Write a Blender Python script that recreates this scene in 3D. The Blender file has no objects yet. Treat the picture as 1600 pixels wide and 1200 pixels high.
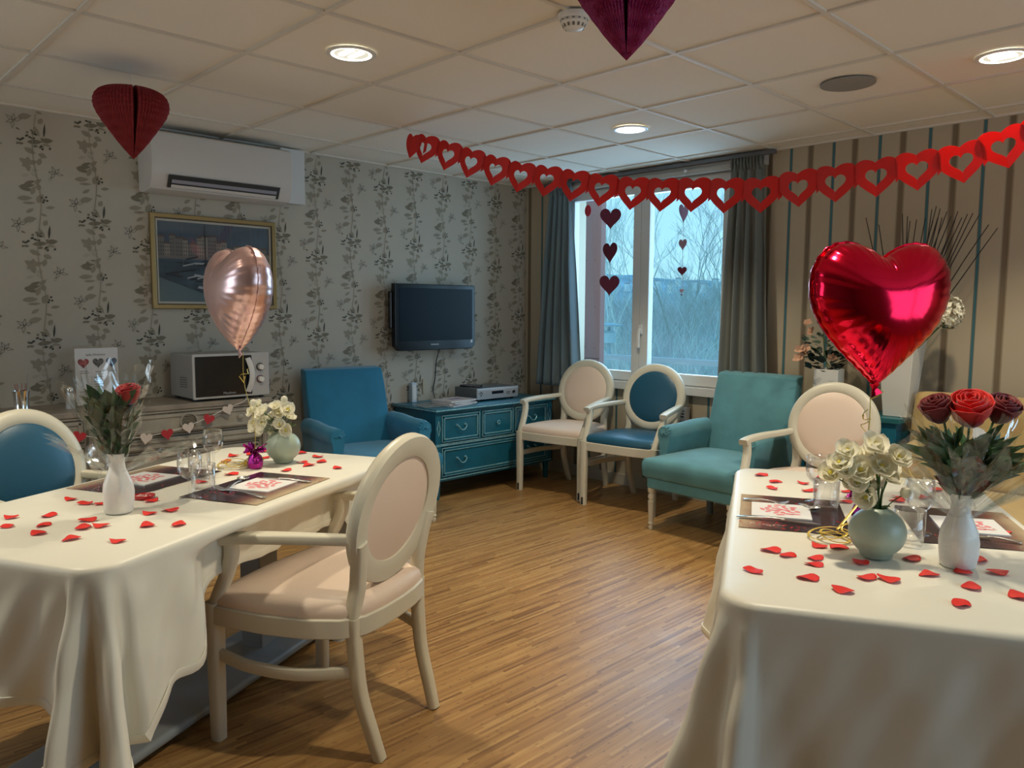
import bpy, bmesh, math, random
from mathutils import Vector, Matrix, Euler, noise
PI = math.pi
sc = bpy.context.scene
COL = sc.collection
rnd = random.Random(7)

# ------------------------------------------------------------------ camera, world, exposure
CAM = Vector((4.630, -4.671, 1.325))
HC = 2.327                                   # ceiling height
cam_d = bpy.data.cameras.new('camera'); cam = bpy.data.objects.new('camera', cam_d); COL.objects.link(cam)
AX_R = Vector((0.69776, 0.71631, 0.00540)); AX_U = Vector((-0.07218, 0.06281, 0.99541)); AX_F = Vector((-0.71269, 0.69495, -0.09553))
m3 = Matrix((AX_R, AX_U, -AX_F)).transposed()
cam.matrix_world = Matrix.Translation(CAM) @ m3.to_4x4()
cam_d.sensor_width = 36.0; cam_d.lens = 36.0 * 1213.4 / 1600.0
cam_d.clip_start = 0.02; cam_d.clip_end = 3000
sc.camera = cam
sc.view_settings.view_transform = 'Standard'; sc.view_settings.look = 'None'
sc.view_settings.gamma = 1.0; sc.view_settings.use_curve_mapping = False
sc.view_settings.exposure = 1.3
sc.cycles.diffuse_bounces = 8; sc.cycles.max_bounces = 24; sc.cycles.transparent_max_bounces = 24

world = bpy.data.worlds.new('world'); sc.world = world; world.use_nodes = True
wn = world.node_tree.nodes; wl = world.node_tree.links; wn.clear()
wo = wn.new('ShaderNodeOutputWorld'); wb = wn.new('ShaderNodeBackground'); wl.new(wb.outputs[0], wo.inputs[0])
wt = wn.new('ShaderNodeTexCoord'); ws = wn.new('ShaderNodeSeparateXYZ'); wl.new(wt.outputs['Generated'], ws.inputs[0])
wr = wn.new('ShaderNodeValToRGB'); wl.new(ws.outputs['Z'], wr.inputs[0]); wl.new(wr.outputs[0], wb.inputs[0])
wr.color_ramp.elements[0].position = 0.0; wr.color_ramp.elements[0].color = (0.36, 0.68, 0.78, 1)
wr.color_ramp.elements[1].position = 0.45; wr.color_ramp.elements[1].color = (0.20, 0.56, 0.86, 1)
wb.inputs[1].default_value = 0.62

WARM = (1.0, 0.885, 0.66)
SPOT_W = 31.0
LAMPS = [(1.907, -2.912), (1.907, -1.106), (3.707, -1.083), (3.707, -2.905), (1.907, -4.71), (5.45, -1.1)]
def add_lamp(x, y, z):
    l = bpy.data.lights.new('downlight_bulb', 'SPOT'); l.energy = SPOT_W; l.color = WARM
    l.spot_size = math.radians(118); l.spot_blend = 0.6; l.shadow_soft_size = 0.05
    o = bpy.data.objects.new('downlight_bulb', l); o.location = (x, y, z); COL.objects.link(o)
    return o
for x, y in LAMPS: add_lamp(x, y, HC - 0.018)
portal = bpy.data.lights.new('window_portal', 'AREA'); portal.shape = 'RECTANGLE'; portal.size = 1.36; portal.size_y = 1.40
portal.cycles.is_portal = True
po = bpy.data.objects.new('window_portal', portal); po.location = (1.215, 0.10, 1.54); po.rotation_euler = (math.radians(-90), 0, 0); COL.objects.link(po)
# daylight area lamps: window in view, right window, added fill window behind the camera
def daylight(loc, rot, w, h, W, col):
    l = bpy.data.lights.new('daylight_fill_lamp', 'AREA'); l.shape = 'RECTANGLE'; l.size = w; l.size_y = h; l.energy = W; l.color = col
    o = bpy.data.objects.new('daylight_fill_lamp', l); o.location = loc; o.rotation_euler = rot; COL.objects.link(o); return o
daylight((1.215, 0.42, 1.60), (math.radians(-90), 0, 0), 1.40, 1.40, 14, (.46, .74, 1.0))
daylight((6.36, -2.2, 1.45), (math.radians(90), 0, math.radians(90)), 2.0, 1.5, 8, (.62, .80, 1.0))
daylight((1.1, -6.36, 1.45), (math.radians(90), 0, 0), 1.2, 1.3, 5.5, (.90, .94, 1.0))  # fill lamp at the added front window, brightens the left tablecloth

# ------------------------------------------------------------------ materials
MATS = {}
def thin_petal(name, col, k=.35):
    m = bpy.data.materials.new(name); m.use_nodes = True; nt = m.node_tree; b = nt.nodes['Principled BSDF']
    b.inputs['Base Color'].default_value = (*col, 1); b.inputs['Roughness'].default_value = .6
    tl = nt.nodes.new('ShaderNodeBsdfTranslucent'); tl.inputs[0].default_value = (*col, 1); mx = nt.nodes.new('ShaderNodeMixShader'); mx.inputs[0].default_value = k
    nt.links.new(b.outputs[0], mx.inputs[1]); nt.links.new(tl.outputs[0], mx.inputs[2]); nt.links.new(mx.outputs[0], nt.nodes['Material Output'].inputs[0]); return m
def nd(nt, t, **kw):
    n = nt.nodes.new('ShaderNode' + t)
    for k, v in kw.items(): setattr(n, k, v)
    return n
def mat(name, col, rough=0.5, metal=0.0, spec=0.5, bump=0.0, bscale=60, var=0.0, vscale=8, sheen=0.0, coat=0.0, trans=0.0, sub=0.0, emit=None, estr=0.0):
    if name in MATS: return MATS[name]
    m = bpy.data.materials.new(name); m.use_nodes = True; nt = m.node_tree
    b = nt.nodes['Principled BSDF']
    b.inputs['Base Color'].default_value = (*col, 1); b.inputs['Roughness'].default_value = rough
    b.inputs['Metallic'].default_value = metal; b.inputs['Specular IOR Level'].default_value = spec
    if sheen: b.inputs['Sheen Weight'].default_value = sheen; b.inputs['Sheen Roughness'].default_value = 0.4
    if coat: b.inputs['Coat Weight'].default_value = coat; b.inputs['Coat Roughness'].default_value = 0.08
    if trans: b.inputs['Transmission Weight'].default_value = trans
    if sub: b.inputs['Subsurface Weight'].default_value = sub; b.inputs['Subsurface Radius'].default_value = (.01, .008, .006)
    if emit: b.inputs['Emission Color'].default_value = (*emit, 1); b.inputs['Emission Strength'].default_value = estr
    tc = nd(nt, 'TexCoord')
    if var:
        n = nd(nt, 'TexNoise'); n.inputs['Scale'].default_value = vscale; n.inputs['Detail'].default_value = 5
        nt.links.new(tc.outputs['Object'], n.inputs['Vector'])
        r = nd(nt, 'ValToRGB'); nt.links.new(n.outputs['Fac'], r.inputs[0])
        r.color_ramp.elements[0].position = 0.3; r.color_ramp.elements[1].position = 0.7
        r.color_ramp.elements[0].color = (*[c * (1 - var) for c in col], 1)
        r.color_ramp.elements[1].color = (*[min(1, c * (1 + var)) for c in col], 1)
        nt.links.new(r.outputs[0], b.inputs['Base Color'])
    if bump:
        n = nd(nt, 'TexNoise'); n.inputs['Scale'].default_value = bscale; n.inputs['Detail'].default_value = 4
        nt.links.new(tc.outputs['Object'], n.inputs['Vector'])
        bp = nd(nt, 'Bump'); bp.inputs['Strength'].default_value = bump; bp.inputs['Distance'].default_value = 0.01
        nt.links.new(n.outputs['Fac'], bp.inputs['Height']); nt.links.new(bp.outputs[0], b.inputs['Normal'])
    MATS[name] = m; return m
def clear_mat(name, tint=(1, 1, 1), lo=0.04, hi=0.7, rough=0.03, bump=0.0, bscale=20, blend=0.35):
    """thin clear sheet: see-through, with a view-angle reflection"""
    m = bpy.data.materials.new(name); m.use_nodes = True; nt = m.node_tree; nt.nodes.clear()
    out = nd(nt, 'OutputMaterial'); mx = nd(nt, 'MixShader'); tr = nd(nt, 'BsdfTransparent'); gl = nd(nt, 'BsdfGlossy')
    tr.inputs[0].default_value = (*tint, 1); gl.inputs['Roughness'].default_value = rough
    lw = nd(nt, 'LayerWeight'); lw.inputs[0].default_value = blend
    mr = nd(nt, 'MapRange'); mr.inputs['To Min'].default_value = lo; mr.inputs['To Max'].default_value = hi
    nt.links.new(lw.outputs['Facing'], mr.inputs['Value']); nt.links.new(mr.outputs[0], mx.inputs[0])
    nt.links.new(tr.outputs[0], mx.inputs[1]); nt.links.new(gl.outputs[0], mx.inputs[2]); nt.links.new(mx.outputs[0], out.inputs[0])
    if bump:
        tc = nd(nt, 'TexCoord'); n = nd(nt, 'TexVoronoi'); n.inputs['Scale'].default_value = bscale
        nt.links.new(tc.outputs['Object'], n.inputs['Vector'])
        bp = nd(nt, 'Bump'); bp.inputs['Strength'].default_value = bump; bp.inputs['Distance'].default_value = 0.02
        nt.links.new(n.outputs['Distance'], bp.inputs['Height'])
        nt.links.new(bp.outputs[0], gl.inputs['Normal']); nt.links.new(bp.outputs[0], lw.inputs['Normal'])
    MATS[name] = m; return m

# ------------------------------------------------------------------ mesh builder
class MB:
    def __init__(s): s.v = []; s.f = []; s.m = []
    def add(s, vs, fs, mi=0, M=None):
        o = len(s.v)
        for p in vs:
            p = Vector(p)
            if M is not None: p = M @ p
            s.v.append(tuple(p))
        for f in fs: s.f.append([i + o for i in f]); s.m.append(mi)
        return s
    def box(s, x0, x1, y0, y1, z0, z1, mi=0, M=None):
        vs = [(x0, y0, z0), (x1, y0, z0), (x1, y1, z0), (x0, y1, z0), (x0, y0, z1), (x1, y0, z1), (x1, y1, z1), (x0, y1, z1)]
        return s.add(vs, [(0, 3, 2, 1), (4, 5, 6, 7), (0, 1, 5, 4), (1, 2, 6, 5), (2, 3, 7, 6), (3, 0, 4, 7)], mi, M)
    def tube(s, pts, r, n=10, mi=0, cap=True, flat=1.0, up=None, closed=False):
        """sweep an ellipse; r number or list of radii or (rx,ry) pairs"""
        pts = [Vector(p) for p in pts]; N = len(pts); o = len(s.v)
        up0 = Vector(up) if up else None; prev = None
        for i, p in enumerate(pts):
            if closed: t = pts[(i + 1) % N] - pts[i - 1]
            else: t = pts[min(i + 1, N - 1)] - pts[max(i - 1, 0)]
            if t.length < 1e-9: t = Vector((0, 0, 1))
            t.normalize()
            if up0 is not None: a = up0.cross(t)
            elif prev is None: a = (Vector((0, 0, 1)) if abs(t.z) < .9 else Vector((1, 0, 0))).cross(t)
            else: a = prev - t * prev.dot(t)
            if a.length < 1e-6: a = Vector((1, 0, 0)).cross(t)
            a.normalize(); prev = a; b = t.cross(a)
            ri = r[i] if isinstance(r, (list, tuple)) and len(r) == N else r
            rx, ry = ri if isinstance(ri, (list, tuple)) else (ri, ri * flat)
            for k in range(n):
                q = 2 * PI * k / n
                s.v.append(tuple(p + a * (rx * math.cos(q)) + b * (ry * math.sin(q))))
        R = N if closed else N - 1
        for i in range(R):
            j = (i + 1) % N
            for k in range(n):
                l = (k + 1) % n
                s.f.append([o + i * n + k, o + i * n + l, o + j * n + l, o + j * n + k]); s.m.append(mi)
        if cap and not closed:
            s.f.append([o + k for k in range(n)][::-1]); s.m.append(mi)
            s.f.append([o + (N - 1) * n + k for k in range(n)]); s.m.append(mi)
        return s
    def rbar(s, pts, sec, up=(0, 0, 1), mi=0, closed=False):
        """sweep a rounded-rectangle section; sec=(w,h) or list of them; w across up"""
        pts = [Vector(p) for p in pts]; N = len(pts); o = len(s.v); up = Vector(up)
        sh = []
        for cx, cy in ((1, 1), (-1, 1), (-1, -1), (1, -1)):
            a0 = math.atan2(cy, cx)
            for d in (-.6, 0, .6): sh.append((cx, cy, a0 + d))
        n = len(sh)
        for i, p in enumerate(pts):
            t = (pts[(i + 1) % N] - pts[i - 1]) if closed else (pts[min(i + 1, N - 1)] - pts[max(i - 1, 0)])
            t.normalize(); a = t.cross(up); a.normalize(); b = a.cross(t); b.normalize()
            w, h = sec[i] if isinstance(sec, list) else sec
            c = min(w, h) * .28
            for cx, cy, q in sh:
                s.v.append(tuple(p + a * (cx * (w / 2 - c) + c * math.cos(q)) + b * (cy * (h / 2 - c) + c * math.sin(q))))
        for i in range(N if closed else N - 1):
            j = (i + 1) % N
            for k in range(n):
                l = (k + 1) % n
                s.f.append([o + i * n + k, o + i * n + l, o + j * n + l, o + j * n + k]); s.m.append(mi)
        if not closed:
            s.f.append([o + k for k in range(n)][::-1]); s.m.append(mi)
            s.f.append([o + (N - 1) * n + k for k in range(n)]); s.m.append(mi)
        return s
    def lathe(s, prof, n=24, mi=0, M=None, fn=None):
        """profile of (r,z); r=0 ends are welded to a point"""
        o = len(s.v); rows = []
        for (r, z) in prof:
            if r < 1e-6: rows.append([len(s.v)]); s.v.append(tuple((M @ Vector((0, 0, z))) if M is not None else (0, 0, z)))
            else:
                row = []
                for k in range(n):
                    q = 2 * PI * k / n; rr = r * (fn(q, z) if fn else 1)
                    p = Vector((rr * math.cos(q), rr * math.sin(q), z))
                    if M is not None: p = M @ p
                    row.append(len(s.v)); s.v.append(tuple(p))
                rows.append(row)
        for a, b in zip(rows, rows[1:]):
            for k in range(n):
                l = (k + 1) % n
                if len(a) == 1 and len(b) == 1: continue
                if len(a) == 1: s.f.append([a[0], b[l], b[k]][::-1])
                elif len(b) == 1: s.f.append([a[k], a[l], b[0]])
                else: s.f.append([a[k], a[l], b[l], b[k]])
                s.m.append(mi)
        return s
    def prism(s, out, z0, z1, mi=0, M=None):
        n = len(out)
        vs = [(x, y, z0) for x, y in out] + [(x, y, z1) for x, y in out]
        fs = [list(range(n))[::-1], [n + i for i in range(n)]] + [[i, (i + 1) % n, n + (i + 1) % n, n + i] for i in range(n)]
        return s.add(vs, fs, mi, M)
    def ringprism(s, out, inn, z0, z1, mi=0, M=None):
        n = len(out)
        vs = [(x, y, z) for z in (z0, z1) for L in (out, inn) for x, y in L]
        fs = []
        for i in range(n):
            j = (i + 1) % n
            fs += [[n + i, n + j, j, i], [2 * n + i, 2 * n + j, 3 * n + j, 3 * n + i], [i, j, 2 * n + j, 2 * n + i], [n + j, n + i, 3 * n + i, 3 * n + j]]
        return s.add(vs, fs, mi, M)
    def grid(s, fn, nu, nv, mi=0, closed_u=False):
        o = len(s.v)
        for j in range(nv + 1):
            for i in range(nu if closed_u else nu + 1): s.v.append(tuple(fn(i / nu, j / nv)))
        w = nu if closed_u else nu + 1
        for j in range(nv):
            for i in range(nu):
                k = (i + 1) % w
                s.f.append([o + j * w + i, o + j * w + k, o + (j + 1) * w + k, o + (j + 1) * w + i]); s.m.append(mi)
        return s
    def build(s, name, mats, parent=None, bevel=0, segs=2, subd=0, smooth=True, angle=40, solid=0, loc=None, rot=None, fix=False):
        me = bpy.data.meshes.new(name); me.from_pydata(s.v, [], s.f); me.update()
        if not isinstance(mats, (list, tuple)): mats = [mats]
        for m in mats: me.materials.append(m)
        me.polygons.foreach_set('material_index', s.m)
        if fix:
            b = bmesh.new(); b.from_mesh(me); bmesh.ops.recalc_face_normals(b, faces=b.faces); b.to_mesh(me); b.free()
        if smooth:
            me.polygons.foreach_set('use_smooth', [True] * len(me.polygons))
            if not subd: me.set_sharp_from_angle(angle=math.radians(angle))
        me.update()
        ob = bpy.data.objects.new(name, me); COL.objects.link(ob)
        if parent is not None: ob.parent = parent
        if loc is not None: ob.location = loc
        if rot is not None: ob.rotation_euler = rot
        if solid: md = ob.modifiers.new('solid', 'SOLIDIFY'); md.thickness = solid; md.offset = 0
        if bevel: md = ob.modifiers.new('bevel', 'BEVEL'); md.width = bevel; md.segments = segs; md.limit_method = 'ANGLE'; md.angle_limit = math.radians(40); md.harden_normals = smooth
        if subd: md = ob.modifiers.new('sub', 'SUBSURF'); md.levels = subd; md.render_levels = subd
        return ob
def thing(name, label, cat, loc=(0, 0, 0), rz=0, group=None):
    o = bpy.data.objects.new(name, None); o.empty_display_size = .05; COL.objects.link(o)
    o.location = loc; o.rotation_euler = (0, 0, rz); o['label'] = label; o['category'] = cat
    if group: o['group'] = group
    return o
def tag(o, label, cat, group=None):
    o['label'] = label; o['category'] = cat
    if group: o['group'] = group
    return o
def struct(o): o['kind'] = 'structure'; return o
def kids(o): return [c for c in COL.objects if c.parent is o]
def dup(root, loc=None, rot=None, label=None, group=None):
    def cp(o, par):
        c = o.copy(); COL.objects.link(c)
        if par is not None: c.parent = par
        for ch in kids(o): cp(ch, c)
        return c
    r = cp(root, None)
    if loc is not None: r.location = loc
    if rot is not None: r.rotation_euler = rot
    if label: r['label'] = label
    if group: r['group'] = group
    return r
def facing(dx, dy): return math.atan2(-dx, dy)      # rotation that turns local +Y to (dx,dy)
def heart2(n=48, w=1.0, h=1.0):
    """heart outline, width w, height h, centred, point down"""
    P = []
    for k in range(n):
        t = 2 * PI * k / n
        x = 16 * math.sin(t) ** 3; y = 13 * math.cos(t) - 5 * math.cos(2 * t) - 2 * math.cos(3 * t) - math.cos(4 * t)
        P.append((x / 32 * w, (y + 2.5) / 29 * h))
    return P[::-1]
def fat_heart(n=48, w=1.0, h=1.0):
    P = []
    for k in range(n):
        t = 2 * PI * k / n; c = math.sin(t)
        x = abs(c) ** 2.2 * (1 if c > 0 else -1) * (1 + .10 * math.cos(t)); y = 13.5 * math.cos(t) - 3.2 * math.cos(2 * t) - 1.6 * math.cos(3 * t) - .6 * math.cos(4 * t)
        P.append((x, y))
    mx = max(a for a, b in P); lo = min(b for a, b in P); hi = max(b for a, b in P)
    return [(a / mx * w / 2, ((b - lo) / (hi - lo) - .5) * h) for a, b in P][::-1]
def smooth_path(P, k=6):
    P = [Vector(p) for p in P]; out = []
    for i in range(len(P) - 1):
        a = P[max(i - 1, 0)]; b = P[i]; c = P[i + 1]; d = P[min(i + 2, len(P) - 1)]
        for j in range(k):
            t = j / k
            out.append(.5 * ((2 * b) + (c - a) * t + (2 * a - 5 * b + 4 * c - d) * t * t + (3 * b - a - 3 * c + d) * t ** 3))
    out.append(P[-1]); return out
def text_mesh(txt, size, m, parent, M, name='lettering', depth=0.0006, align='CENTER'):
    cu = bpy.data.curves.new(name, 'FONT'); cu.body = txt; cu.size = size; cu.extrude = depth; cu.align_x = align; cu.align_y = 'CENTER'
    to = bpy.data.objects.new(name, cu); COL.objects.link(to)
    dg = bpy.context.evaluated_depsgraph_get(); dg.update()
    me = bpy.data.meshes.new_from_object(to.evaluated_get(dg)); COL.objects.unlink(to); bpy.data.objects.remove(to)
    me.transform(M); me.materials.clear(); me.materials.append(m)
    ob = bpy.data.objects.new(name, me); COL.objects.link(ob); ob.parent = parent
    return ob
# ------------------------------------------------------------------ materials of the place
M_cream = mat('painted cream wood', (.63, .595, .48), .38, spec=.45, bump=.03, bscale=30)
M_pinkseat = mat('pale rose leatherette', (.76, .61, .50), .48, bump=.04, bscale=220)
M_blueseat = mat('deep blue leatherette', (.012, .085, .15), .38, bump=.04, bscale=220)
M_velB = mat('blue velvet', (.015, .17, .30), .85, sheen=.35, var=.12, vscale=6)
M_velT = mat('teal velvet', (.095, .265, .31), .85, sheen=.35, var=.16, vscale=7)
M_teal = mat('teal painted wood', (.010, .12, .185), .33, bump=.02, bscale=30, var=.15, vscale=5)
M_tealedge = mat('worn teal edging', (.24, .44, .47), .5, var=.3, vscale=40)
M_tealmetal = mat('painted handle metal', (.20, .42, .48), .35, metal=.3)
M_gwood = mat('washed grey wood', (.30, .275, .225), .55, bump=.05, bscale=40, var=.18, vscale=9)
M_gtop = mat('washed grey wood top', (.24, .205, .165), .4, bump=.05, bscale=40, var=.25, vscale=9)
M_dark = mat('dark gap', (.03, .028, .025), .7)
M_cloth = mat('white satin tablecloth', (.76, .735, .63), .42, spec=.4, bump=.22, bscale=7, sheen=.1)
M_petal = mat('red fabric petal', (.72, .022, .014), .6, bump=.1, bscale=120)
M_white = mat('white plastic', (.72, .71, .68), .35)
M_offw = mat('white pvc frame', (.62, .62, .60), .35)
M_black = mat('black plastic', (.006, .006, .008), .18, coat=.3)
M_rub = mat('black rubber', (.02, .02, .02), .6)
M_screen = mat('dark screen glass', (.005, .011, .018), .30, spec=.12)
M_chrome = mat('chrome', (.75, .75, .74), .12, metal=1)
M_silver = mat('brushed silver', (.45, .47, .50), .32, metal=.6)
M_glass = clear_mat('clear drinking glass', lo=.03, hi=.6, rough=.02, blend=.36)
M_pane = clear_mat('window glass', tint=(.96, .98, 1), lo=.02, hi=.25, rough=.0, blend=.2)
M_cello = clear_mat('crinkled cellophane', tint=(.97, .98, .98), lo=.008, hi=.46, rough=.07, bump=.5, bscale=14, blend=.30)
M_curt = mat('grey blue curtain', (.15, .20, .22), .9, bump=.15, bscale=200, sheen=.2)
M_gold = mat('gilt frame', (.34, .24, .10), .4, metal=.6)
M_ribbon = mat('yellow gold ribbon', (.75, .55, .10), .3, metal=.4)
M_paper = mat('white paper', (.70, .70, .70), .7)

def stripes_wall():
    m = bpy.data.materials.new('striped panel wall'); m.use_nodes = True; nt = m.node_tree; b = nt.nodes['Principled BSDF']; b.inputs['Roughness'].default_value = .6
    tc = nd(nt, 'TexCoord'); sp = nd(nt, 'SeparateXYZ'); nt.links.new(tc.outputs['Object'], sp.inputs[0])
    def dist(off):
        a = nd(nt, 'Math', operation='ADD'); a.inputs[1].default_value = -off + 26.6; nt.links.new(sp.outputs['X'], a.inputs[0])
        d = nd(nt, 'Math', operation='DIVIDE'); d.inputs[1].default_value = .2655; nt.links.new(a.outputs[0], d.inputs[0])
        f = nd(nt, 'Math', operation='FRACT'); nt.links.new(d.outputs[0], f.inputs[0])
        s = nd(nt, 'Math', operation='SUBTRACT'); s.inputs[1].default_value = .5; nt.links.new(f.outputs[0], s.inputs[0])
        ab = nd(nt, 'Math', operation='ABSOLUTE'); nt.links.new(s.outputs[0], ab.inputs[0]); return ab
    def band(off, w0, w1):
        ab = dist(off); mr = nd(nt, 'MapRange'); mr.inputs['From Min'].default_value = w0; mr.inputs['From Max'].default_value = w1
        mr.inputs['To Min'].default_value = 1; mr.inputs['To Max'].default_value = 0; nt.links.new(ab.outputs[0], mr.inputs['Value']); return mr
    base = (.44, .37, .265, 1)
    n = nd(nt, 'TexNoise'); n.inputs['Scale'].default_value = 3; nt.links.new(tc.outputs['Object'], n.inputs['Vector'])
    c0 = nd(nt, 'MixRGB'); c0.inputs[1].default_value = base; c0.inputs[2].default_value = (.41, .345, .245, 1); nt.links.new(n.outputs['Fac'], c0.inputs[0])
    br = band(2.215 - .2655 / 2, .035, .085); tl = band(2.358 - .2655 / 2, .016, .022); te = band(2.358 - .2655 / 2, .034, .040)
    c1 = nd(nt, 'MixRGB'); c1.inputs[2].default_value = (.17, .125, .075, 1); nt.links.new(c0.outputs[0], c1.inputs[1]); nt.links.new(br.outputs[0], c1.inputs[0])
    c15 = nd(nt, 'MixRGB'); c15.inputs[2].default_value = (.13, .14, .12, 1); nt.links.new(c1.outputs[0], c15.inputs[1]); nt.links.new(te.outputs[0], c15.inputs[0])
    c2 = nd(nt, 'MixRGB'); c2.inputs[2].default_value = (.03, .14, .17, 1); nt.links.new(c15.outputs[0], c2.inputs[1]); nt.links.new(tl.outputs[0], c2.inputs[0])
    nt.links.new(c2.outputs[0], b.inputs['Base Color'])
    bp = nd(nt, 'Bump'); bp.inputs['Strength'].default_value = .6; bp.inputs['Distance'].default_value = .008; bp.invert = True
    nt.links.new(br.outputs[0], bp.inputs['Height']); nt.links.new(bp.outputs[0], b.inputs['Normal'])
    return m
M_strip = stripes_wall()
def floor_mat():
    m = bpy.data.materials.new('bamboo strip floor'); m.use_nodes = True; nt = m.node_tree; b = nt.nodes['Principled BSDF']
    L = nt.links.new
    tc = nd(nt, 'TexCoord'); sp = nd(nt, 'SeparateXYZ'); L(tc.outputs['Object'], sp.inputs[0])
    W = .0115; LN = .30
    xs = nd(nt, 'Math', operation='DIVIDE'); xs.inputs[1].default_value = W; L(sp.outputs['X'], xs.inputs[0])
    xi = nd(nt, 'Math', operation='FLOOR'); L(xs.outputs[0], xi.inputs[0])
    wn1 = nd(nt, 'TexWhiteNoise', noise_dimensions='1D'); L(xi.outputs[0], wn1.inputs['W'])
    ys = nd(nt, 'Math', operation='DIVIDE'); ys.inputs[1].default_value = LN; L(sp.outputs['Y'], ys.inputs[0])
    ya = nd(nt, 'Math', operation='MULTIPLY_ADD'); ya.inputs[1].default_value = 7.3; L(wn1.outputs['Value'], ya.inputs[0]); L(ys.outputs[0], ya.inputs[2])
    yi = nd(nt, 'Math', operation='FLOOR'); L(ya.outputs[0], yi.inputs[0])
    cb = nd(nt, 'CombineXYZ'); L(xi.outputs[0], cb.inputs[0]); L(yi.outputs[0], cb.inputs[1])
    wn2 = nd(nt, 'TexWhiteNoise', noise_dimensions='3D'); L(cb.outputs[0], wn2.inputs['Vector'])
    ramp = nd(nt, 'ValToRGB'); L(wn2.outputs['Value'], ramp.inputs[0]); e = ramp.color_ramp.elements
    e[0].position = 0; e[0].color = (.205, .098, .032, 1); e[1].position = 1; e[1].color = (.47, .285, .105, 1)
    k = e.new(.25); k.color = (.33, .175, .060, 1); k = e.new(.8); k.color = (.40, .225, .078, 1)
    # grain
    mp = nd(nt, 'Mapping'); mp.inputs['Scale'].default_value = (160, 5, 1); L(tc.outputs['Object'], mp.inputs[0])
    gn = nd(nt, 'TexNoise'); gn.inputs['Scale'].default_value = 1; gn.inputs['Detail'].default_value = 4; L(mp.outputs[0], gn.inputs['Vector'])
    gr = nd(nt, 'MapRange'); gr.inputs['From Min'].default_value = .25; gr.inputs['From Max'].default_value = .75; gr.inputs['To Min'].default_value = .78; gr.inputs['To Max'].default_value = 1.12; L(gn.outputs['Fac'], gr.inputs['Value'])
    mu = nd(nt, 'MixRGB', blend_type='MULTIPLY'); mu.inputs[0].default_value = 1; L(ramp.outputs[0], mu.inputs[1]); L(gr.outputs[0], mu.inputs[2])
    # nodes of the bamboo
    mp2 = nd(nt, 'Mapping'); mp2.inputs['Scale'].default_value = (60, 22, 1); L(tc.outputs['Object'], mp2.inputs[0])
    vo = nd(nt, 'TexVoronoi'); vo.inputs['Scale'].default_value = 1; L(mp2.outputs[0], vo.inputs['Vector'])
    kr = nd(nt, 'MapRange'); kr.inputs['From Min'].default_value = .10; kr.inputs['From Max'].default_value = .2; kr.inputs['To Min'].default_value = .62; kr.inputs['To Max'].default_value = 1; L(vo.outputs['Distance'], kr.inputs['Value'])
    mu2 = nd(nt, 'MixRGB', blend_type='MULTIPLY'); mu2.inputs[0].default_value = 1; L(mu.outputs[0], mu2.inputs[1]); L(kr.outputs[0], mu2.inputs[2])
    L(mu2.outputs[0], b.inputs['Base Color'])
    b.inputs['Roughness'].default_value = .36; b.inputs['Specular IOR Level'].default_value = .5
    sn = nd(nt, 'TexNoise'); sn.inputs['Scale'].default_value = 7; sn.inputs['Detail'].default_value = 8; L(tc.outputs['Object'], sn.inputs['Vector'])
    sr = nd(nt, 'MapRange'); sr.inputs['To Min'].default_value = .28; sr.inputs['To Max'].default_value = .46; L(sn.outputs['Fac'], sr.inputs['Value']); L(sr.outputs[0], b.inputs['Roughness'])
    return m
# ------------------------------------------------------------------ room shell
XR, YN = 6.3, -6.3
struct(MB().box(-.2, XR + .2, YN - .2, .2, -.15, 0).build('floor', floor_mat(), smooth=False))
M_ceil = mat('ceiling tile', (.80, .75, .66), .9, bump=.25, bscale=500)
M_tbar = mat('ceiling rail', (.66, .61, .53), .6)
cb = MB()
# ceiling: recessed tiles between a grid of rails; B lines at x = 1.0075+.6k, A lines at y = -0.208-.6k
gx = [1.0075 + .6 * k for k in range(-1, 9)]; gy = [-.208 - .6 * k for k in range(0, 11)]
cb.box(-.2, XR + .2, YN - .2, .2, HC + .008, HC + .15, 0)
for x in gx: cb.box(x - .009, x + .009, YN, 0, HC, HC + .010, 1)
for y in gy: cb.box(0, XR, y - .009, y + .009, HC - .0004, HC + .0096, 1)
cb.box(0, .02, YN, 0, HC - .002, HC + .008, 1); cb.box(0, XR, -.02, 0, HC - .002, HC + .008, 1)
struct(cb.build('ceiling', [M_ceil, M_tbar], smooth=False))
# wall with the papered vines (left)
M_wp = mat('cream wallpaper', (.46, .42, .345), .75, var=.03, vscale=2)
M_lf = mat('taupe leaf print', (.285, .25, .185), .7); M_lm = mat('grey leaf print', (.19, .165, .115), .7); M_ld = mat('dark leaf print', (.055, .055, .042), .7); M_lg = mat('pale leaf print', (.40, .365, .29), .7)
wl_ = MB(); wl_.box(-.2, 0, YN, 0, 0, HC + .01)
LC = [0]
def leaf(y, z, L, Wd, ang, mi):
    LC[0] = (LC[0] + 1) % 150; x = .0005 + LC[0] * 8e-6; L *= 1.12; Wd *= 1.2
    a = math.radians(ang); c, s_ = math.cos(a), math.sin(a); pts = []
    prof = [(-.5, 0), (-.3, .35), (-.05, .5), (.2, .38), (.5, 0), (.2, -.38), (-.05, -.5), (-.3, -.35)]
    wl_.add([(x, y + (px * L) * c - (py * Wd) * s_, z + (px * L) * s_ + (py * Wd) * c) for px, py in prof], [list(range(8))], mi)
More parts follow.
